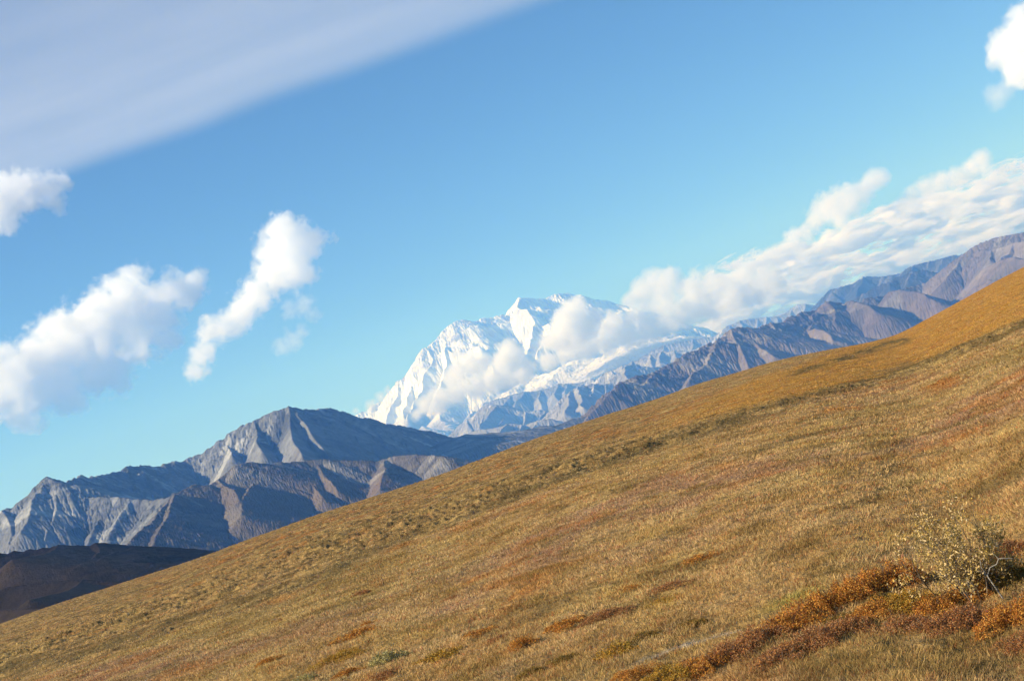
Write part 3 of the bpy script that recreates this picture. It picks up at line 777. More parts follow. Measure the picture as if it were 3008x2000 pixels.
def leaf_quads(P, size, pal, g, aspect=0.55, updir=0.35):
    n = len(P)
    a = g.normal(0, 1, (n, 3)); a[:, 2] += updir; a /= np.linalg.norm(a, axis=1)[:, None]
    b = np.cross(a, g.normal(0, 1, (n, 3))); b /= np.linalg.norm(b, axis=1)[:, None]
    s = (size * g.uniform(0.6, 1.35, n))[:, None]
    V = np.stack([P, P + a * s * .5 + b * s * aspect * .5, P + a * s, P + a * s * .5 - b * s * aspect * .5], 1)
    C = np.array(PAL[pal])[g.integers(0, 5, n)] * g.uniform(0.75, 1.25, (n, 1))
    return V.reshape(-1, 3), np.repeat(C, 4, axis=0)

def tube(P, r0, r1, k=4):
    P = np.asarray(P); n = len(P)
    V = []
    for i in range(n):
        t = P[min(i + 1, n - 1)] - P[max(i - 1, 0)]; t = t / (np.linalg.norm(t) + 1e-9)
        u = np.cross(t, (0.3, 0.9, 0.2)); u /= np.linalg.norm(u); v = np.cross(t, u)
        r = r0 + (r1 - r0) * i / (n - 1)
        for j in range(k):
            a = 2 * math.pi * j / k
            V.append(P[i] + (u * math.cos(a) + v * math.sin(a)) * r)
    F = [(i * k + j, i * k + (j + 1) % k, (i + 1) * k + (j + 1) % k, (i + 1) * k + j) for i in range(n - 1) for j in range(k)]
    return np.array(V), np.array(F)

def join(parts):
    V, F, o = [], [], 0
    for v, f in parts:
        V.append(v); F.append(f + o); o += len(v)
    return np.concatenate(V), np.concatenate(F)

def make_mound(pal, nleaf, seed, leaf=0.017, flat=False):
    """unit shrub: radius 1 across (x), 1 deep (y), height 1; leaves are sized for a 0.35 m radius"""
    g = np.random.default_rng(seed)
    n = nleaf
    ang = g.uniform(0, 2 * np.pi, n); rr = np.sqrt(g.random(n))
    lob = 1 + 0.28 * np.sin(ang * 3 + seed) + 0.2 * np.sin(ang * 5 + 2 * seed)
    x = np.cos(ang) * rr * lob; y = np.sin(ang) * rr * lob
    top = np.clip(1 - rr ** 2.2, 0, 1) ** 0.6 * (0.72 + 0.45 * noise2(x * 2.6 + seed, y * 2.6, seed) + 0.25 * noise2(x * 7, y * 7 + seed, seed + 1))
    z = np.clip(top, 0.06, 2) * (1 - 0.55 * g.random(n) ** 1.8)
    P = np.stack([x * 0.35, y * 0.35, z * 0.25], -1)
    V, C = leaf_quads(P, leaf, pal, g)
    st = []
    for i in range(26):
        a = g.uniform(0, 2 * np.pi); q = g.random() ** .5 * 0.75
        e = np.array([math.cos(a) * q * .35, math.sin(a) * q * .35, 0.25 * g.uniform(0.6, 0.95)])
        b0 = e * np.array([0.35, 0.35, 0]) + np.array([0, 0, -0.03])
        m = (b0 + e) / 2 + g.normal(0, 0.02, 3)
        st.append(tube([b0, m, e], 0.004, 0.0018, 3))
    SV, SF = join(st)
    return (V, C), (SV, SF)

def data_mesh(name, V, F, mat, C):
    o = mesh_from(name, V, F, mat, smooth=False, cols={"Col": C})
    me = o.data; bpy.data.objects.remove(o); return me

MOUNDS = {}
def mound_meshes(pal, variant, small):
    key = (pal, variant, small)
    if key not in MOUNDS:
        (V, C), (SV, SF) = make_mound(pal, 2600 if small else 7000, 11 * variant + len(pal) * 3 + 1, leaf=0.030 if small else 0.0185)
        sc = np.array([0.16, 0.11, 0.085]) if pal != "sage" else np.array([0.3, 0.27, 0.22])
        MOUNDS[key] = (data_mesh("foliage", V, np.arange(len(V)).reshape(-1, 4), M_LEAF, C),
                       data_mesh("stems", SV, SF, M_STEM, np.tile(sc, (len(SV), 1))))
    return MOUNDS[key]

_var = [0]
def shrub(label, px, py, wpx, hpx, pal, name="dwarf_birch", cat="shrub", group="low autumn shrubs on the slope", depth=1.0, rot=None):
    P, r = ground_at(px, py)
    mpp = r / FPX
    a = wpx * 0.52 * mpp / 0.35; h = hpx * 0.86 * mpp / 0.25
    _var[0] += 1
    fo, stm = mound_meshes(pal, _var[0] % 3, wpx < 145)
    e = bpy.data.objects.new(name, None); COL.objects.link(e)
    e.location = P + np.array([0, 0, -0.02]); e.rotation_euler = (0, 0, (_var[0] * 2.4) % 6.28 if rot is None else rot)
    e.scale = (a, a * depth, h)
    e.empty_display_size = 0.2
    tag(e, label, cat, group)
    for nm, me in (("foliage", fo), ("stems", stm)):
        o = bpy.data.objects.new(nm, me); COL.objects.link(o); o.parent = e
    return e

for L in [
    ("bright orange dwarf birch mat, larger and lower of a stacked pair left of centre", 1056, 1868, 130, 26, "orange"),
    ("small orange dwarf birch mat just above the brightest orange mat", 1080, 1833, 56, 18, "orange"),
    ("golden dwarf birch mat left of the grey-green willow clump", 1000, 1930, 150, 28, "gold"),
    ("short orange dwarf birch mat, leftmost of the mats near the bottom edge", 788, 1949, 74, 18, "orange"),
    ("gold dwarf birch patch right of the grey-green willow clump", 1290, 1928, 140, 30, "gold"),
    ("orange dwarf birch strip up slope and right of the grey-green willow clump", 1405, 1860, 120, 26, "orange"),
    ("small rusty brown birch hummock alone in pale grass below the dark hummock belt", 1062, 1746, 66, 16, "rust"),
    ("thin flat rust red birch strip, highest of the mats left of centre", 1293, 1670, 70, 8, "rust"),
    ("faint rusty birch mat under the thin rust red strip", 1327, 1762, 64, 14, "rust"),
    ("dull orange birch mat at the bottom edge under the golden mat", 1020, 1976, 90, 22, "orange"),
    ("rusty birch mat at the bottom edge below the grey-green willow clump", 1130, 1985, 100, 24, "rust"),
    ("orange-red birch mat, highest one on the right half above the rust strips", 2055, 1652, 120, 28, "orange"),
    ("small orange birch mat between open grass and the long rust strip", 1845, 1732, 110, 18, "orange"),
    ("rust red birch strip directly above the golden birch strip", 1962, 1722, 130, 22, "rust"),
    ("golden birch strip directly below a rust red strip", 1955, 1752, 150, 26, "gold"),
    ("long rust red birch strip in the middle of the lower slope", 1771, 1802, 170, 26, "rust"),
    ("orange birch mat at the left end of the long rust red strip", 1660, 1833, 130, 28, "orange"),
    ("rounded dusty orange birch mound on the slope, left of the olive bushes", 1534, 1890, 80, 36, "orange"),
    ("reddish birch mat just right of the rounded dusty orange mound", 1462, 1880, 80, 22, "rust"),
    ("olive and gold birch bush above the pale bare streak", 1815, 1915, 120, 44, "gold"),
    ("dark olive low bush up slope from the pale bare streak", 1895, 1878, 120, 34, "olive"),
    ("dark low bush above the olive bush, at the head of the pale bare streak", 2030, 1842, 100, 30, "olive"),
    ("dark olive hummock bush at the bottom edge near the middle of the frame", 1560, 1975, 90, 30, "olive"),
    ("second dark hummock bush above the one at the bottom middle edge", 1655, 1938, 90, 26, "olive"),
    ("rusty low birch mat right of the pale streak at the bottom edge", 1860, 1985, 150, 34, "orange"),
]:
    shrub(*L)
G_BK = "dwarf birches massed in the shrub bank at lower right"
b_lab = [
    (1965, 1992, 190, 52, "gold", "golden dwarf birch at the lower left end of the shrub bank, on the bottom edge"),
    (2060, 1962, 170, 58, "orange", "orange dwarf birch second from the lower left end of the shrub bank"),
    (2150, 1930, 170, 62, "rust", "rust brown dwarf birch third from the lower left end of the shrub bank"),
    (2235, 1893, 180, 74, "rust", "russet dwarf birch where the shrub bank starts to rise"),
    (2320, 1852, 190, 84, "orange", "orange-red dwarf birch over the dark green hollow in the shrub bank"),
    (2405, 1805, 190, 84, "orange", "orange dwarf birch in the upper row, left of the tallest orange crown"),
    (2490, 1765, 180, 84, "orange", "bright orange dwarf birch next down slope from the tallest orange one"),
    (2570, 1738, 180, 94, "orange", "tallest orange dwarf birch crown in the upper row of the bank"),
    (2652, 1722, 150, 96, "orange", "orange dwarf birch touching the left side of the pale willow"),
    (2290, 1935, 180, 56, "rust", "rust red dwarf birch at the left of the lower row of the bank"),
    (2390, 1893, 180, 60, "rust", "dark red dwarf birch in the lower row under the dark hollow"),
    (2480, 1862, 170, 60, "rust", "purple-brown dwarf birch in the lower row right of the bright green grass"),
    (2570, 1820, 150, 62, "orange", "small orange dwarf birch beside the black gap in the lower row"),
    (2670, 1800, 160, 72, "gold", "golden orange dwarf birch directly below the pale willow"),
    (2745, 1808, 170, 66, "orange", "orange dwarf birch at the right foot of the pale willow"),
    (2650, 1850, 190, 50, "rust", "dusky red dwarf birch at the front edge of the bank under the golden one"),
    (2755, 1855, 180, 54, "rust", "mauve-red dwarf birch at the front edge below the willow's right side"),
    (2845, 1838, 180, 70, "rust", "red-brown dwarf birch in front, third from the right edge"),
    (2860, 1775, 170, 70, "orange", "orange dwarf birch behind the front row, under the bare grey branch"),
    (2945, 1845, 180, 74, "orange", "orange dwarf birch in front, next to the right edge"),
    (3010, 1815, 160, 84, "orange", "orange dwarf birch cut by the right edge, below the bare branch"),
    (2960, 1730, 170, 90, "olive", "dark olive bush behind the bare grey branch near the right edge"),
    (3020, 1890, 170, 60, "rust", "rust red dwarf birch at the right edge, lowest there"),
    (2960, 1650, 170, 74, "rust", "reddish brown birch on the slope above the bare branch near the right edge"),
    (2590, 1778, 110, 46, "olive", "dark green bush in the hollow between upper and lower rows"),
    (2470, 1835, 120, 40, "olive", "green-leaved low bush in the hollow near the bank's middle"),
]
for px, py, w, h, pal, lab in b_lab:
    shrub(lab, px, py, w, h, pal, group=G_BK)
G_SG = "grey-green willow clumps near the bottom edge"
shrub("grey-green leafy willow clump near the bottom edge, left of centre", 1134, 1940, 110, 46, "sage", name="low_willow", cat="shrub", group=G_SG)
shrub("small grey-green willow clump cut by the bottom edge, left of the bigger one", 892, 1995, 80, 30, "sage", name="low_willow", cat="shrub", group=G_SG)

# the pale willow standing out of the bank
def build_willow():
    g = np.random.default_rng(31)
    P0, r = ground_at(2862, 1782)
    mpp = r / FPX
    e = bpy.data.objects.new("pale_willow", None); COL.objects.link(e); e.location = P0
    tag(e, "tall sparse pale-leaved willow bush with thin grey stems above the orange shrubs", "willow bush")
    up = np.array([-0.30, 0.0, 0.95])      # leans a little with the slope
    H = 262 * mpp
    stems, tips = [], []
    def grow(p, d, L, rad_, lvl):
        pts = [p]
        n = 5
        for i in range(n):
            d = d + g.normal(0, 0.16, 3); d[2] += 0.05; d /= np.linalg.norm(d)
            p = p + d * L / n; pts.append(p)
        stems.append(tube(pts, rad_, rad_ * 0.45, 4))
        if lvl >= 1:
            for q in pts[1:]: tips.append((q, L))
        if lvl < 3:
            for k in range(4 if lvl == 0 else 4):
                t = g.integers(2, n + 1)
                dd = d + g.normal(0, 0.55, 3); dd /= np.linalg.norm(dd)
                grow(pts[t], dd, L * g.uniform(0.42, 0.65), rad_ * 0.5, lvl + 1)
    for i in range(15):
        a = g.uniform(0, 2 * np.pi)
        off = np.array([math.cos(a), math.sin(a), 0]) * g.uniform(0, 85) * mpp
        d = up + np.array([math.cos(a) * 0.42 + off[0] * .8, math.sin(a) * 0.4, 0]); d /= np.linalg.norm(d)
        grow(off + np.array([0, 0, -0.02]), d, H * g.uniform(0.38, 0.68), 0.008, 0)
    SV, SF = join(stems)
    mesh_from("stems", SV, SF, M_STEM, smooth=False, cols={"Col": np.tile(np.array([0.19, 0.15, 0.115]), (len(SV), 1)) * g.uniform(0.7, 1.2, (len(SV), 1))}, parent=e)
    T = np.array([t[0] for t in tips])
    P = np.repeat(T, 2, axis=0) + g.normal(0, 0.035, (len(T) * 2, 3))
    clump = noise2(P[:, 0] * 5, P[:, 2] * 5 + P[:, 1] * 3, 88)
    P = P[clump > -0.08]
    V, C = leaf_quads(P, 0.032, "willow", g, aspect=0.42)
    mesh_from("foliage", V, np.arange(len(V)).reshape(-1, 4), M_LEAF, smooth=False, cols={"Col": C}, parent=e)
build_willow()

def build_branch():
    P0, r = ground_at(2958, 1778); mpp = r / FPX
    px2w = lambda dx, up_: np.array([dx * mpp * 0.95 + up_ * mpp * -0.3, 0.0, dx * mpp * 0.3 + up_ * mpp * 0.95])
    main = [px2w(-4, 0), px2w(-2, 78), px2w(18, 92), px2w(38, 88), px2w(52, 98), px2w(66, 90), px2w(84, 76)]
    parts = [tube(main, 0.007, 0.005, 6), tube([main[1], px2w(-2, 106), px2w(8, 126)], 0.005, 0.003, 5), tube([main[1], px2w(-10, 96), px2w(-14, 112)], 0.005, 0.003, 5), tube([main[4], px2w(50, 112), px2w(47, 122)], 0.004, 0.003, 5)]
    V, F = join(parts)
    o = mesh_from("bare_branch", V, F, M_STEM, smooth=True, cols={"Col": np.tile(np.array([0.38, 0.34, 0.29]), (len(V), 1))})
    o.location = P0
    tag(o, "bare pale grey crooked branch poking out of the dark bush near the right edge", "branch")
build_branch()

# ------------------------------------------------------------------ haze
HAZE = 5.9e-5
def build_haze():
    x0, x1, y0, y1, z0, z1 = -36000, 36000, -36000, 36000, -420, 2700
    V = np.array([(x, y, z) for x in (x0, x1) for y in (y0, y1) for z in (z0, z1)], float)
    F = np.array([(0, 1, 3, 2), (4, 6, 7, 5), (0, 4, 5, 1), (2, 3, 7, 6), (0, 2, 6, 4), (1, 5, 7, 3)])
    b = NT("haze_air")
    pv = b.n("ShaderNodeVolumePrincipled")
    pv.inputs["Color"].default_value = (0.115, 0.355, 1.0, 1)
    pv.inputs["Absorption Color"].default_value = (1, 1, 1, 1)
    pv.inputs["Density"].default_value = HAZE
    pv.inputs["Anisotropy"].default_value = 0.0
    b.link(pv.outputs[0], b.out.inputs["Volume"])
    o = mesh_from("haze", V, F, b.m, smooth=False)
    outward(o)
    tag(o, kind="stuff")
build_haze()

# ------------------------------------------------------------------ clouds
def ico(sub=2):
    import bmesh
    bm = bmesh.new(); bmesh.ops.create_icosphere(bm, subdivisions=sub, radius=1.0)
    V = np.array([v.co[:] for v in bm.verts]); F = np.array([[v.index for v in f.verts] for f in bm.faces]); bm.free()
    return V, F
ICO_V, ICO_F = ico(2)

def m_cloud(name, blobs, size, dens, edge=5.0, erode_amt=0.9, nscale=2.2, warp=0.5, base=None, albedo=(1, 1, 1), seed=0.0, aniso=0.0, detail=5, join=0.3):
    """blobs in units of `size`; density is the union of the balls, eaten away by noise"""
    b = NT(name)
    tc = b.n("ShaderNodeTexCoord").outputs["Object"]
    q = b.vmath('SCALE', tc, scale=1.0 / size)
    qs = b.vmath('ADD', q, (seed, seed * 1.7, -seed))
    wv = b.noise(qs, 1.3, 2, 0.5, color=True)
    wv = b.vmath('SCALE', b.vmath('SUBTRACT', wv, (0.5, 0.5, 0.5)), scale=warp)
    qw = b.vmath('ADD', q, wv)
    f = None
    for (c, r) in blobs:
        d = b.vmath('DISTANCE', qw, tuple(c))
        v = b.math('SUBTRACT', 1.0, b.math('DIVIDE', d, float(r)))
        if f is None: f = v
        else:
            f = b.math('SMOOTH_MAX', f, v, join)
    n = b.noise(qs, nscale, detail, 0.66)
    g = b.math('ADD', f, b.math('MULTIPLY', b.math('SUBTRACT', n, 0.62), erode_amt))
    g = b.math('MULTIPLY', g, edge, clamp=True)
    g = b.math('MULTIPLY', g, dens)
    pv = b.n("ShaderNodeVolumePrincipled")
    pv.inputs["Color"].default_value = (*albedo, 1)
    pv.inputs["Anisotropy"].default_value = aniso
    b.link(g, pv.inputs["Density"])
    b.link(pv.outputs[0], b.out.inputs["Volume"])
    return b.m

def cloud(label, px_blobs, dist, dens, edge=5.0, erode_amt=0.9, nscale=2.2, warp=0.35, group=None, hull=1.12, seed=0, depth=0.6, name="cloud", step=1.0, cat="cloud", detail=5, grow=1.0, join=0.3):
    """px_blobs: (px, py, radius px); the cloud stands at `dist` metres with real depth"""
    B = np.array(px_blobs, float)
    B[:, 2] *= grow
    C = at(B[:, 0], B[:, 1], np.full(len(B), dist))
    Rm = B[:, 2] / FPX * np.linalg.norm(C, axis=1)
    g = np.random.default_rng(seed + 100)
    dirs = C / np.linalg.norm(C, axis=1)[:, None]
    C = C + dirs * (g.uniform(-depth, depth, len(B)) * Rm.mean())[:, None]
    cen = C.mean(0); L = C - cen
    size = float(Rm.mean())
    mat = m_cloud("cloud_vapour", [(l / size, r / size) for l, r in zip(L, Rm)], size, dens, edge, erode_amt, nscale, warp, seed=float(seed) * 3.1, detail=detail, join=join)
    mat.cycles.volume_step_rate = step
    # hull: the union of slightly larger balls, remeshed into one skin
    V = np.concatenate([ICO_V * r * hull + l for l, r in zip(L, Rm)])
    F = np.concatenate([ICO_F + i * len(ICO_V) for i in range(len(B))])
    tmp = mesh_from("tmp_hull", V, F)
    md = tmp.modifiers.new("r", 'REMESH'); md.mode = 'VOXEL'; md.voxel_size = size * 0.22
    dg = bpy.context.evaluated_depsgraph_get()
    me = bpy.data.meshes.new_from_object(tmp.evaluated_get(dg))
    me.name = name
    old = tmp.data
    bpy.data.objects.remove(tmp); bpy.data.meshes.remove(old)
    me.materials.clear(); me.materials.append(mat)
    o = bpy.data.objects.new(name, me); COL.objects.link(o)
    o.location = cen
    tag(o, label, cat, group)
    return o


def dsp(L):
    return [(x * DS, y * DS, r * DS) for x, y, r in L]

cloud("largest cumulus cloud, bright white, over the grey mountain at the left edge",
      dsp([(-45, 880, 110), (40, 880, 112), (110, 835, 108), (170, 785, 102), (230, 745, 98), (290, 695, 84), (350, 725, 80), (400, 680, 66), (445, 655, 50), (312, 640, 48), (240, 850, 84), (150, 900, 74), (55, 955, 54), (320, 790, 72), (385, 775, 50), (-40, 960, 50)]),
      37000, 0.0042, edge=3.2, erode_amt=1.9, nscale=2.1, warp=0.8, detail=11, seed=1)
cloud("tall ragged cumulus cloud trailing down to the left, right of the largest one",
      dsp([(655, 530, 44), (640, 575, 54), (690, 565, 52), (672, 612, 56), (622, 632, 46), (728, 548, 26), (765, 545, 15), (592, 680, 44), (562, 715, 42), (548, 742, 32), (514, 752, 36), (482, 765, 32), (466, 812, 34), (452, 855, 28), (700, 625, 32)]),
      31000, 0.0046, edge=2.8, erode_amt=1.9, nscale=2.0, warp=0.8, detail=11, grow=1.3, join=0.45, seed=2)
cloud("thin shredded cloud wisp to the right of the tall ragged cumulus",
      dsp([(650, 800, 24), (672, 782, 28), (692, 765, 22), (700, 705, 30), (670, 715, 26), (725, 725, 20)]), 31500, 0.0022, edge=1.3, erode_amt=1.8, nscale=1.6, warp=0.8, detail=7, grow=1.3, seed=3)
cloud("ragged cumulus cloud under the high veil at the left edge",
      dsp([(-25, 470, 70), (30, 450, 62), (75, 440, 50), (112, 432, 44), (145, 415, 26), (20, 505, 40), (125, 468, 32), (-20, 520, 40)]), 37500, 0.0032, edge=2.8, erode_amt=1.9, nscale=2.1, warp=0.8, detail=11, grow=1.15, seed=4)
cloud("lone white cumulus cloud cut by the right edge near the top corner",
      [(2992, 125, 80), (2960, 165, 55), (3010, 55, 55), (3060, 110, 90), (2995, 210, 55), (3050, 210, 60)], 38000, 0.0042, edge=2.6, erode_amt=1.4, nscale=1.3, warp=0.5, grow=1.12, join=0.5, seed=5)
cloud("faint grey cloud wisp just below the cumulus in the top right corner",
      [(2925, 285, 34), (2960, 262, 28), (3000, 240, 30)], 39000, 0.0016, edge=1.2, erode_amt=1.4, nscale=1.3, grow=1.45, join=0.5, seed=6)
G_BANK = "small cumulus clouds above the cloud bank"
cloud("grey-white heaped cumulus on top of the cloud bank, below two loose puffs",
      [(2440, 610, 50), (2490, 590, 54), (2535, 565, 34), (2400, 640, 36), (2365, 682, 30), (2470, 650, 30)], 37500, 0.004, edge=2.4, erode_amt=1.5, nscale=1.6, grow=1.28, join=0.5, detail=8, seed=7, group=G_BANK)
cloud("loose pinkish puff of cloud left of the other loose puff, above the cloud bank",
      [(2571, 527, 34), (2590, 520, 26), (2550, 540, 24)], 38000, 0.0045, edge=1.5, erode_amt=0.9, nscale=1.5, grow=1.28, join=0.5, detail=8, seed=8, group=G_BANK)
cloud("small round puff of cloud, highest and rightmost of the loose puffs above the bank",
      [(2884, 465, 28), (2870, 478, 24), (2860, 492, 20)], 38000, 0.0045, edge=1.6, erode_amt=0.85, nscale=1.5, grow=1.28, join=0.5, detail=8, seed=9, group=G_BANK)
cloud("long sloping row of joined puffs along the top right of the cloud bank",
      [(2640, 612, 26), (2680, 580, 32), (2720, 555, 36), (2765, 540, 38), (2810, 525, 36), (2850, 505, 34), (2900, 500, 26), (2940, 505, 22)], 38000, 0.0034, edge=2.3, erode_amt=1.4, nscale=1.6, grow=1.28, join=0.5, detail=8, seed=10, group=G_BANK)
cloud("bright rounded cumulus at the upper left end of the thick cloud bank",
      [(2240, 775, 32), (2280, 752, 36), (2315, 735, 30), (2330, 695, 28), (2345, 720, 24), (2360, 755, 30)], 37500, 0.0046, edge=2.4, erode_amt=1.3, nscale=1.6, grow=1.28, join=0.5, detail=8, seed=11, group=G_BANK)
cloud("smooth lens-like white cloud standing above the bank right of the snow peak",
      [(1850, 885, 28), (1885, 858, 40), (1925, 832, 46), (1968, 815, 36), (1995, 845, 32), (1905, 890, 34), (1842, 918, 24), (1950, 865, 36)], 37000, 0.0042, edge=2.4, erode_amt=1.2, nscale=1.5, warp=0.3, grow=1.28, join=0.5, detail=8, seed=12, group=G_BANK)
cloud("thin torn grey cloud just right of the lens-like white cloud",
      [(2045, 818, 30), (2085, 802, 24), (2120, 812, 18), (2020, 838, 22)], 38500, 0.0035, edge=1.6, erode_amt=1.1, nscale=1.5, grow=1.28, join=0.5, detail=8, seed=13, group=G_BANK)
G_SNOW = "clouds hanging in front of the snow mountain"
cloud("tall white puff of cloud in front of the snow mountain's right shoulder",
      [(1690, 908, 36), (1668, 950, 44), (1712, 955, 42), (1745, 930, 26), (1640, 985, 38), (1608, 1005, 24), (1690, 990, 30)], 24000, 0.011, edge=1.9, erode_amt=1.1, nscale=1.2, warp=0.3, grow=1.45, join=0.5, seed=14, group=G_SNOW)
cloud("grey-bottomed oval cloud across the snow mountain's left face",
      [(1318, 1112, 22), (1345, 1095, 32), (1385, 1074, 32), (1420, 1062, 24)], 24000, 0.010, edge=1.8, erode_amt=1.0, nscale=1.2, warp=0.3, grow=1.45, join=0.5, seed=15, group=G_SNOW)
cloud("upright white cloud puff at the foot of the snow mountain's steep middle face",
      [(1482, 1062, 34), (1500, 1038, 36), (1522, 1078, 36), (1470, 1100, 26), (1545, 1092, 26)], 24000, 0.010, edge=1.9, erode_amt=1.1, nscale=1.2, warp=0.3, grow=1.45, join=0.5, seed=16, group=G_SNOW)
cloud("long lowest cloud streak crossing the snow mountain's base from the left",
      [(1222, 1218, 16), (1250, 1192, 28), (1295, 1168, 34), (1345, 1152, 36), (1395, 1140, 34), (1440, 1124, 36), (1490, 1122, 30), (1530, 1110, 26), (1290, 1196, 22)], 23800, 0.010, edge=1.8, erode_amt=1.3, nscale=1.5, warp=0.5, grow=1.45, join=0.5, seed=17, group=G_SNOW)
cloud("small grey cloud beside the foot of the snow mountain's left ridge",
      [(1092, 1192, 20), (1118, 1168, 19), (1140, 1146, 13), (1045, 1208, 12)], 24500, 0.006, edge=1.5, erode_amt=1.3, nscale=1.4, grow=1.45, join=0.5, seed=18, group=G_SNOW)
cloud("broad streaky cloud shelf joining the snow mountain to the cloud bank on the right",
      [(1560, 1075, 26), (1610, 1062, 34), (1665, 1040, 40), (1720, 1020, 44), (1780, 1005, 46), (1840, 985, 48), (1900, 965, 50), (1960, 945, 50), (2020, 922, 50), (2080, 900, 50), (2140, 880, 48), (2200, 850, 50), (2260, 830, 50), (1800, 940, 34), (1870, 925, 36), (1950, 895, 38), (2030, 862, 38), (2110, 840, 40), (2190, 805, 40), (1700, 985, 30), (1760, 960, 32)],
      24600, 0.0062, edge=2.6, erode_amt=1.75, nscale=1.8, warp=0.7, detail=9, grow=1.38, join=0.6, seed=19, group=G_SNOW)

# the layered bank far behind the brown range
def build_bank():
    b = NT("cloud_bank_vapour")
    pos = b.n("ShaderNodeNewGeometry").outputs["Position"]
    sp = b.n("ShaderNodeSeparateXYZ"); b.link(pos, sp.inputs[0])
    q = b.vmath('MULTIPLY', pos, (1 / 1150.0, 1 / 1500.0, 1 / 380.0))
    n = b.noise(q, 1.0, 7, 0.62, 0.35)
    q2 = b.vmath('MULTIPLY', pos, (1 / 9000.0, 1 / 9000.0, 1 / 900.0))
    n2 = b.noise(q2, 1.0, 2, 0.5)
    z = sp.outputs[2]
    # top of the layer undulates and steps down toward the left
    top = b.math('ADD', b.math('MULTIPLY', sp.outputs[0], 0.035), b.math('ADD', b.math('MULTIPLY', n2, 1500), 1250))
    t = b.math('DIVIDE', b.math('SUBTRACT', top, z), 500.0, clamp=True)
    bt = b.math('DIVIDE', b.math('SUBTRACT', z, 350.0), 300.0, clamp=True)
    lf = b.math('DIVIDE', b.math('SUBTRACT', b.math('DIVIDE', sp.outputs[0], sp.outputs[1]), 0.085), 0.05, clamp=True)
    f = b.math('MULTIPLY', b.math('MULTIPLY', t, bt), lf)
    g = b.math('MULTIPLY', b.math('SUBTRACT', b.math('ADD', n, b.math('MULTIPLY', f, 0.13)), 0.668), 15.0, clamp=True)
    g = b.math('MULTIPLY', b.math('MULTIPLY', g, b.math('SQRT', f)), 0.0060)
    pv = b.n("ShaderNodeVolumePrincipled"); pv.inputs["Color"].default_value = (0.965, 0.97, 0.98, 1)
    b.link(g, pv.inputs["Density"]); b.link(pv.outputs[0], b.out.inputs["Volume"])
    b.m.cycles.volume_step_rate = 0.2
    a0, a1 = math.radians(4.5), math.radians(28)
    th = np.linspace(a0, a1, 25)
    ring = []
    for rr in (36500, 45000):
        for zz in (350, 4200):
            ring.append(np.stack([rr * np.sin(th), rr * np.cos(th), zz + 0 * th], -1))
    V = np.stack([ring[0], ring[1], ring[3], ring[2]], 1)      # n,4,3
    n_ = len(th); F = []
    for i in range(n_ - 1):
        for k in range(4):
            F.append((i * 4 + k, i * 4 + (k + 1) % 4, (i + 1) * 4 + (k + 1) % 4, (i + 1) * 4 + k))
    F += [(0, 3, 2, 1), ((n_ - 1) * 4, (n_ - 1) * 4 + 1, (n_ - 1) * 4 + 2, (n_ - 1) * 4 + 3)]
    o = mesh_from("cloud_bank", V.reshape(-1, 3), np.array(F), b.m, smooth=False)
    outward(o)
    tag(o, "streaky layered cloud bank sloping along the mountain range to the right edge", "cloud bank", kind="stuff")
build_bank()

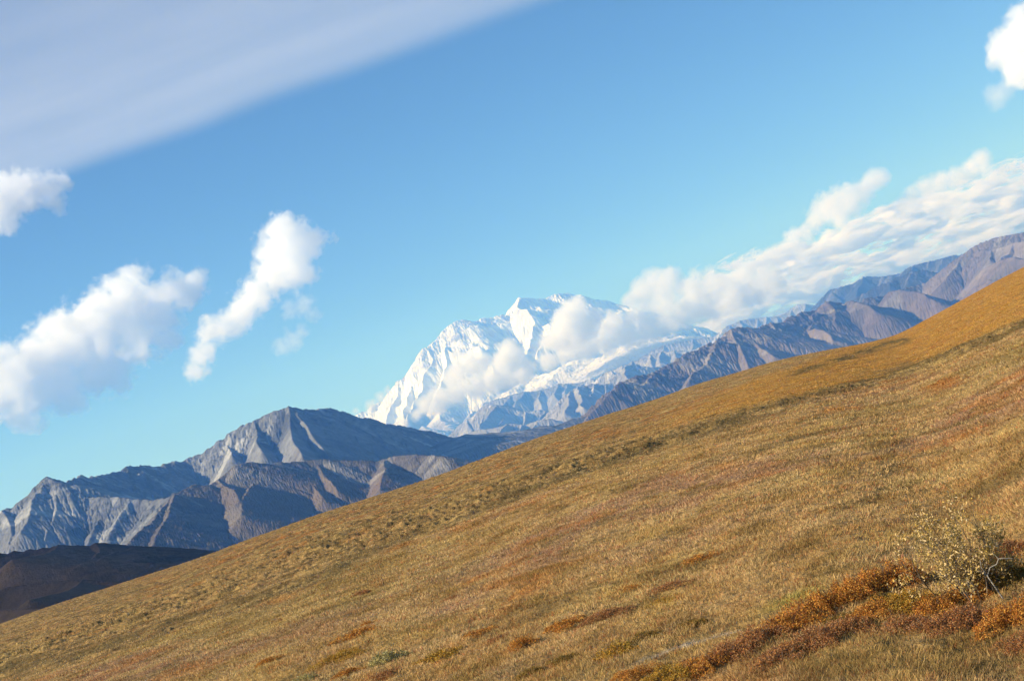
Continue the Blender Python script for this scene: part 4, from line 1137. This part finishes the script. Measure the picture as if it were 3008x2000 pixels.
# the high veil
def build_veil():
    ZV, TH = 9000.0, 400.0
    e = np.array([(160, 400), (600, 255), (900, 155), (1100, 75), (1270, 0)], float) * DS
    d = ray(e[:, 0], e[:, 1]); P = d * ((ZV - EYE) / d[:, 2])[:, None]
    c = P[:, :2].mean(0); u, sv, vt = np.linalg.svd(P[:, :2] - c)
    dr = vt[0]; nrm = np.array([-dr[1], dr[0]])
    tl = ray(np.array([0.0]), np.array([0.0]))[0]; tl = tl * (ZV / tl[2])
    if (tl[:2] - c) @ nrm < 0: nrm = -nrm
    b = NT("veil_vapour")
    pos = b.n("ShaderNodeNewGeometry").outputs["Position"]
    rel = b.vmath('SUBTRACT', pos, (c[0], c[1], ZV))
    s_ = b.vmath('DOT_PRODUCT', rel, (nrm[0], nrm[1], 0.0)); l_ = b.vmath('DOT_PRODUCT', rel, (dr[0], dr[1], 0.0))
    wob = b.noise(b.vmath('SCALE', pos, scale=1 / 9000.0), 1.0, 3, 0.5)
    s2 = b.math('ADD', s_, b.math('MULTIPLY', b.math('SUBTRACT', wob, 0.5), 1500))
    edge = b.ramp(s2, (-500.0, 900.0, 0.0, 1.0))
    st = b.noise(b.xyz(b.math('DIVIDE', s_, 1900.0), b.math('DIVIDE', l_, 14000.0), 0.0), 1.0, 4, 0.5, 0.5)
    st2 = b.noise(b.xyz(b.math('DIVIDE', s_, 7000.0), b.math('DIVIDE', l_, 20000.0), 3.0), 1.0, 3, 0.5, 0.4)
    fib = b.noise(b.xyz(b.math('DIVIDE', s_, 420.0), b.math('DIVIDE', l_, 5200.0), 7.0), 1.0, 3, 0.6, 0.6)
    edge = b.math('MULTIPLY', edge, b.ramp(fib, (0.3, 0.7, 0.72, 1.2)))
    g = b.math('MULTIPLY', edge, b.math('ADD', b.math('MULTIPLY', b.ramp(st, (0.35, 0.65, 0.0, 1.0)), 0.35), b.math('ADD', b.math('MULTIPLY', st2, 0.4), 0.55)))
    g = b.math('MULTIPLY', g, 0.00030)
    pv = b.n("ShaderNodeVolumePrincipled"); pv.inputs["Color"].default_value = (1, 1, 1, 1)
    b.link(g, pv.inputs["Density"]); b.link(pv.outputs[0], b.out.inputs["Volume"])
    b.m.cycles.volume_step_rate = 0.15
    q = [c + nrm * n_ + dr * l for n_, l in ((-2500, -26000), (-2500, 26000), (26000, 26000), (26000, -26000))]
    q = [np.array([p[0], max(p[1], 14000.0)]) for p in q]
    V = np.array([(p[0], p[1], ZV) for p in q] + [(p[0], p[1], ZV + TH) for p in q])
    F = np.array([(0, 1, 2, 3), (4, 5, 6, 7), (0, 1, 5, 4), (1, 2, 6, 5), (2, 3, 7, 6), (3, 0, 4, 7)])
    o = mesh_from("cirrus_veil", V, F, b.m, smooth=False)
    outward(o)
    tag(o, "smooth high grey-white cloud veil filling the top left of the sky", "cloud veil")
build_veil()

# a cumulus out of frame on the sun's side: its shadow lies on the dark hill
def build_side_cloud():
    base = np.array([-480.0, 1400.0, -60.0]); sd = np.array(sdir)
    g = np.random.default_rng(3)
    cen = base + sd * 4200
    u = np.cross(sd, (0, 0, 1)); u /= np.linalg.norm(u)
    L = np.array([u * a + np.array([sd[0], sd[1], 0]) * b_ + np.array([0, 0, c_]) for a, b_, c_ in
                  [(0, 0, 0), (330, 60, 40), (-330, -40, 20), (620, 0, -20), (-640, 30, 0), (160, 260, 60), (-200, 300, 30), (100, -220, 10), (-450, -260, 20)]])
    Rm = np.array([330, 300, 310, 240, 250, 280, 280, 260, 230.0])
    size = float(Rm.mean())
    mat = m_cloud("cloud_vapour", [(l / size, r / size) for l, r in zip(L, Rm)], size, 0.0022, 2.0, 1.3, 1.2, 0.5, seed=40.0, detail=4)
    V = np.concatenate([ICO_V * r * 1.12 + l for l, r in zip(L, Rm)]); F = np.concatenate([ICO_F + i * len(ICO_V) for i in range(len(L))])
    tmp = mesh_from("tmp_hull", V, F); md = tmp.modifiers.new("r", 'REMESH'); md.mode = 'VOXEL'; md.voxel_size = size * 0.22
    me = bpy.data.meshes.new_from_object(tmp.evaluated_get(bpy.context.evaluated_depsgraph_get())); me.name = "cloud"
    old = tmp.data; bpy.data.objects.remove(tmp); bpy.data.meshes.remove(old)
    me.materials.clear(); me.materials.append(mat)
    o = bpy.data.objects.new("cloud", me); COL.objects.link(o); o.location = cen
    tag(o, "dense cumulus out of frame on the sun side, shading the dark hill", "cloud")
build_side_cloud()
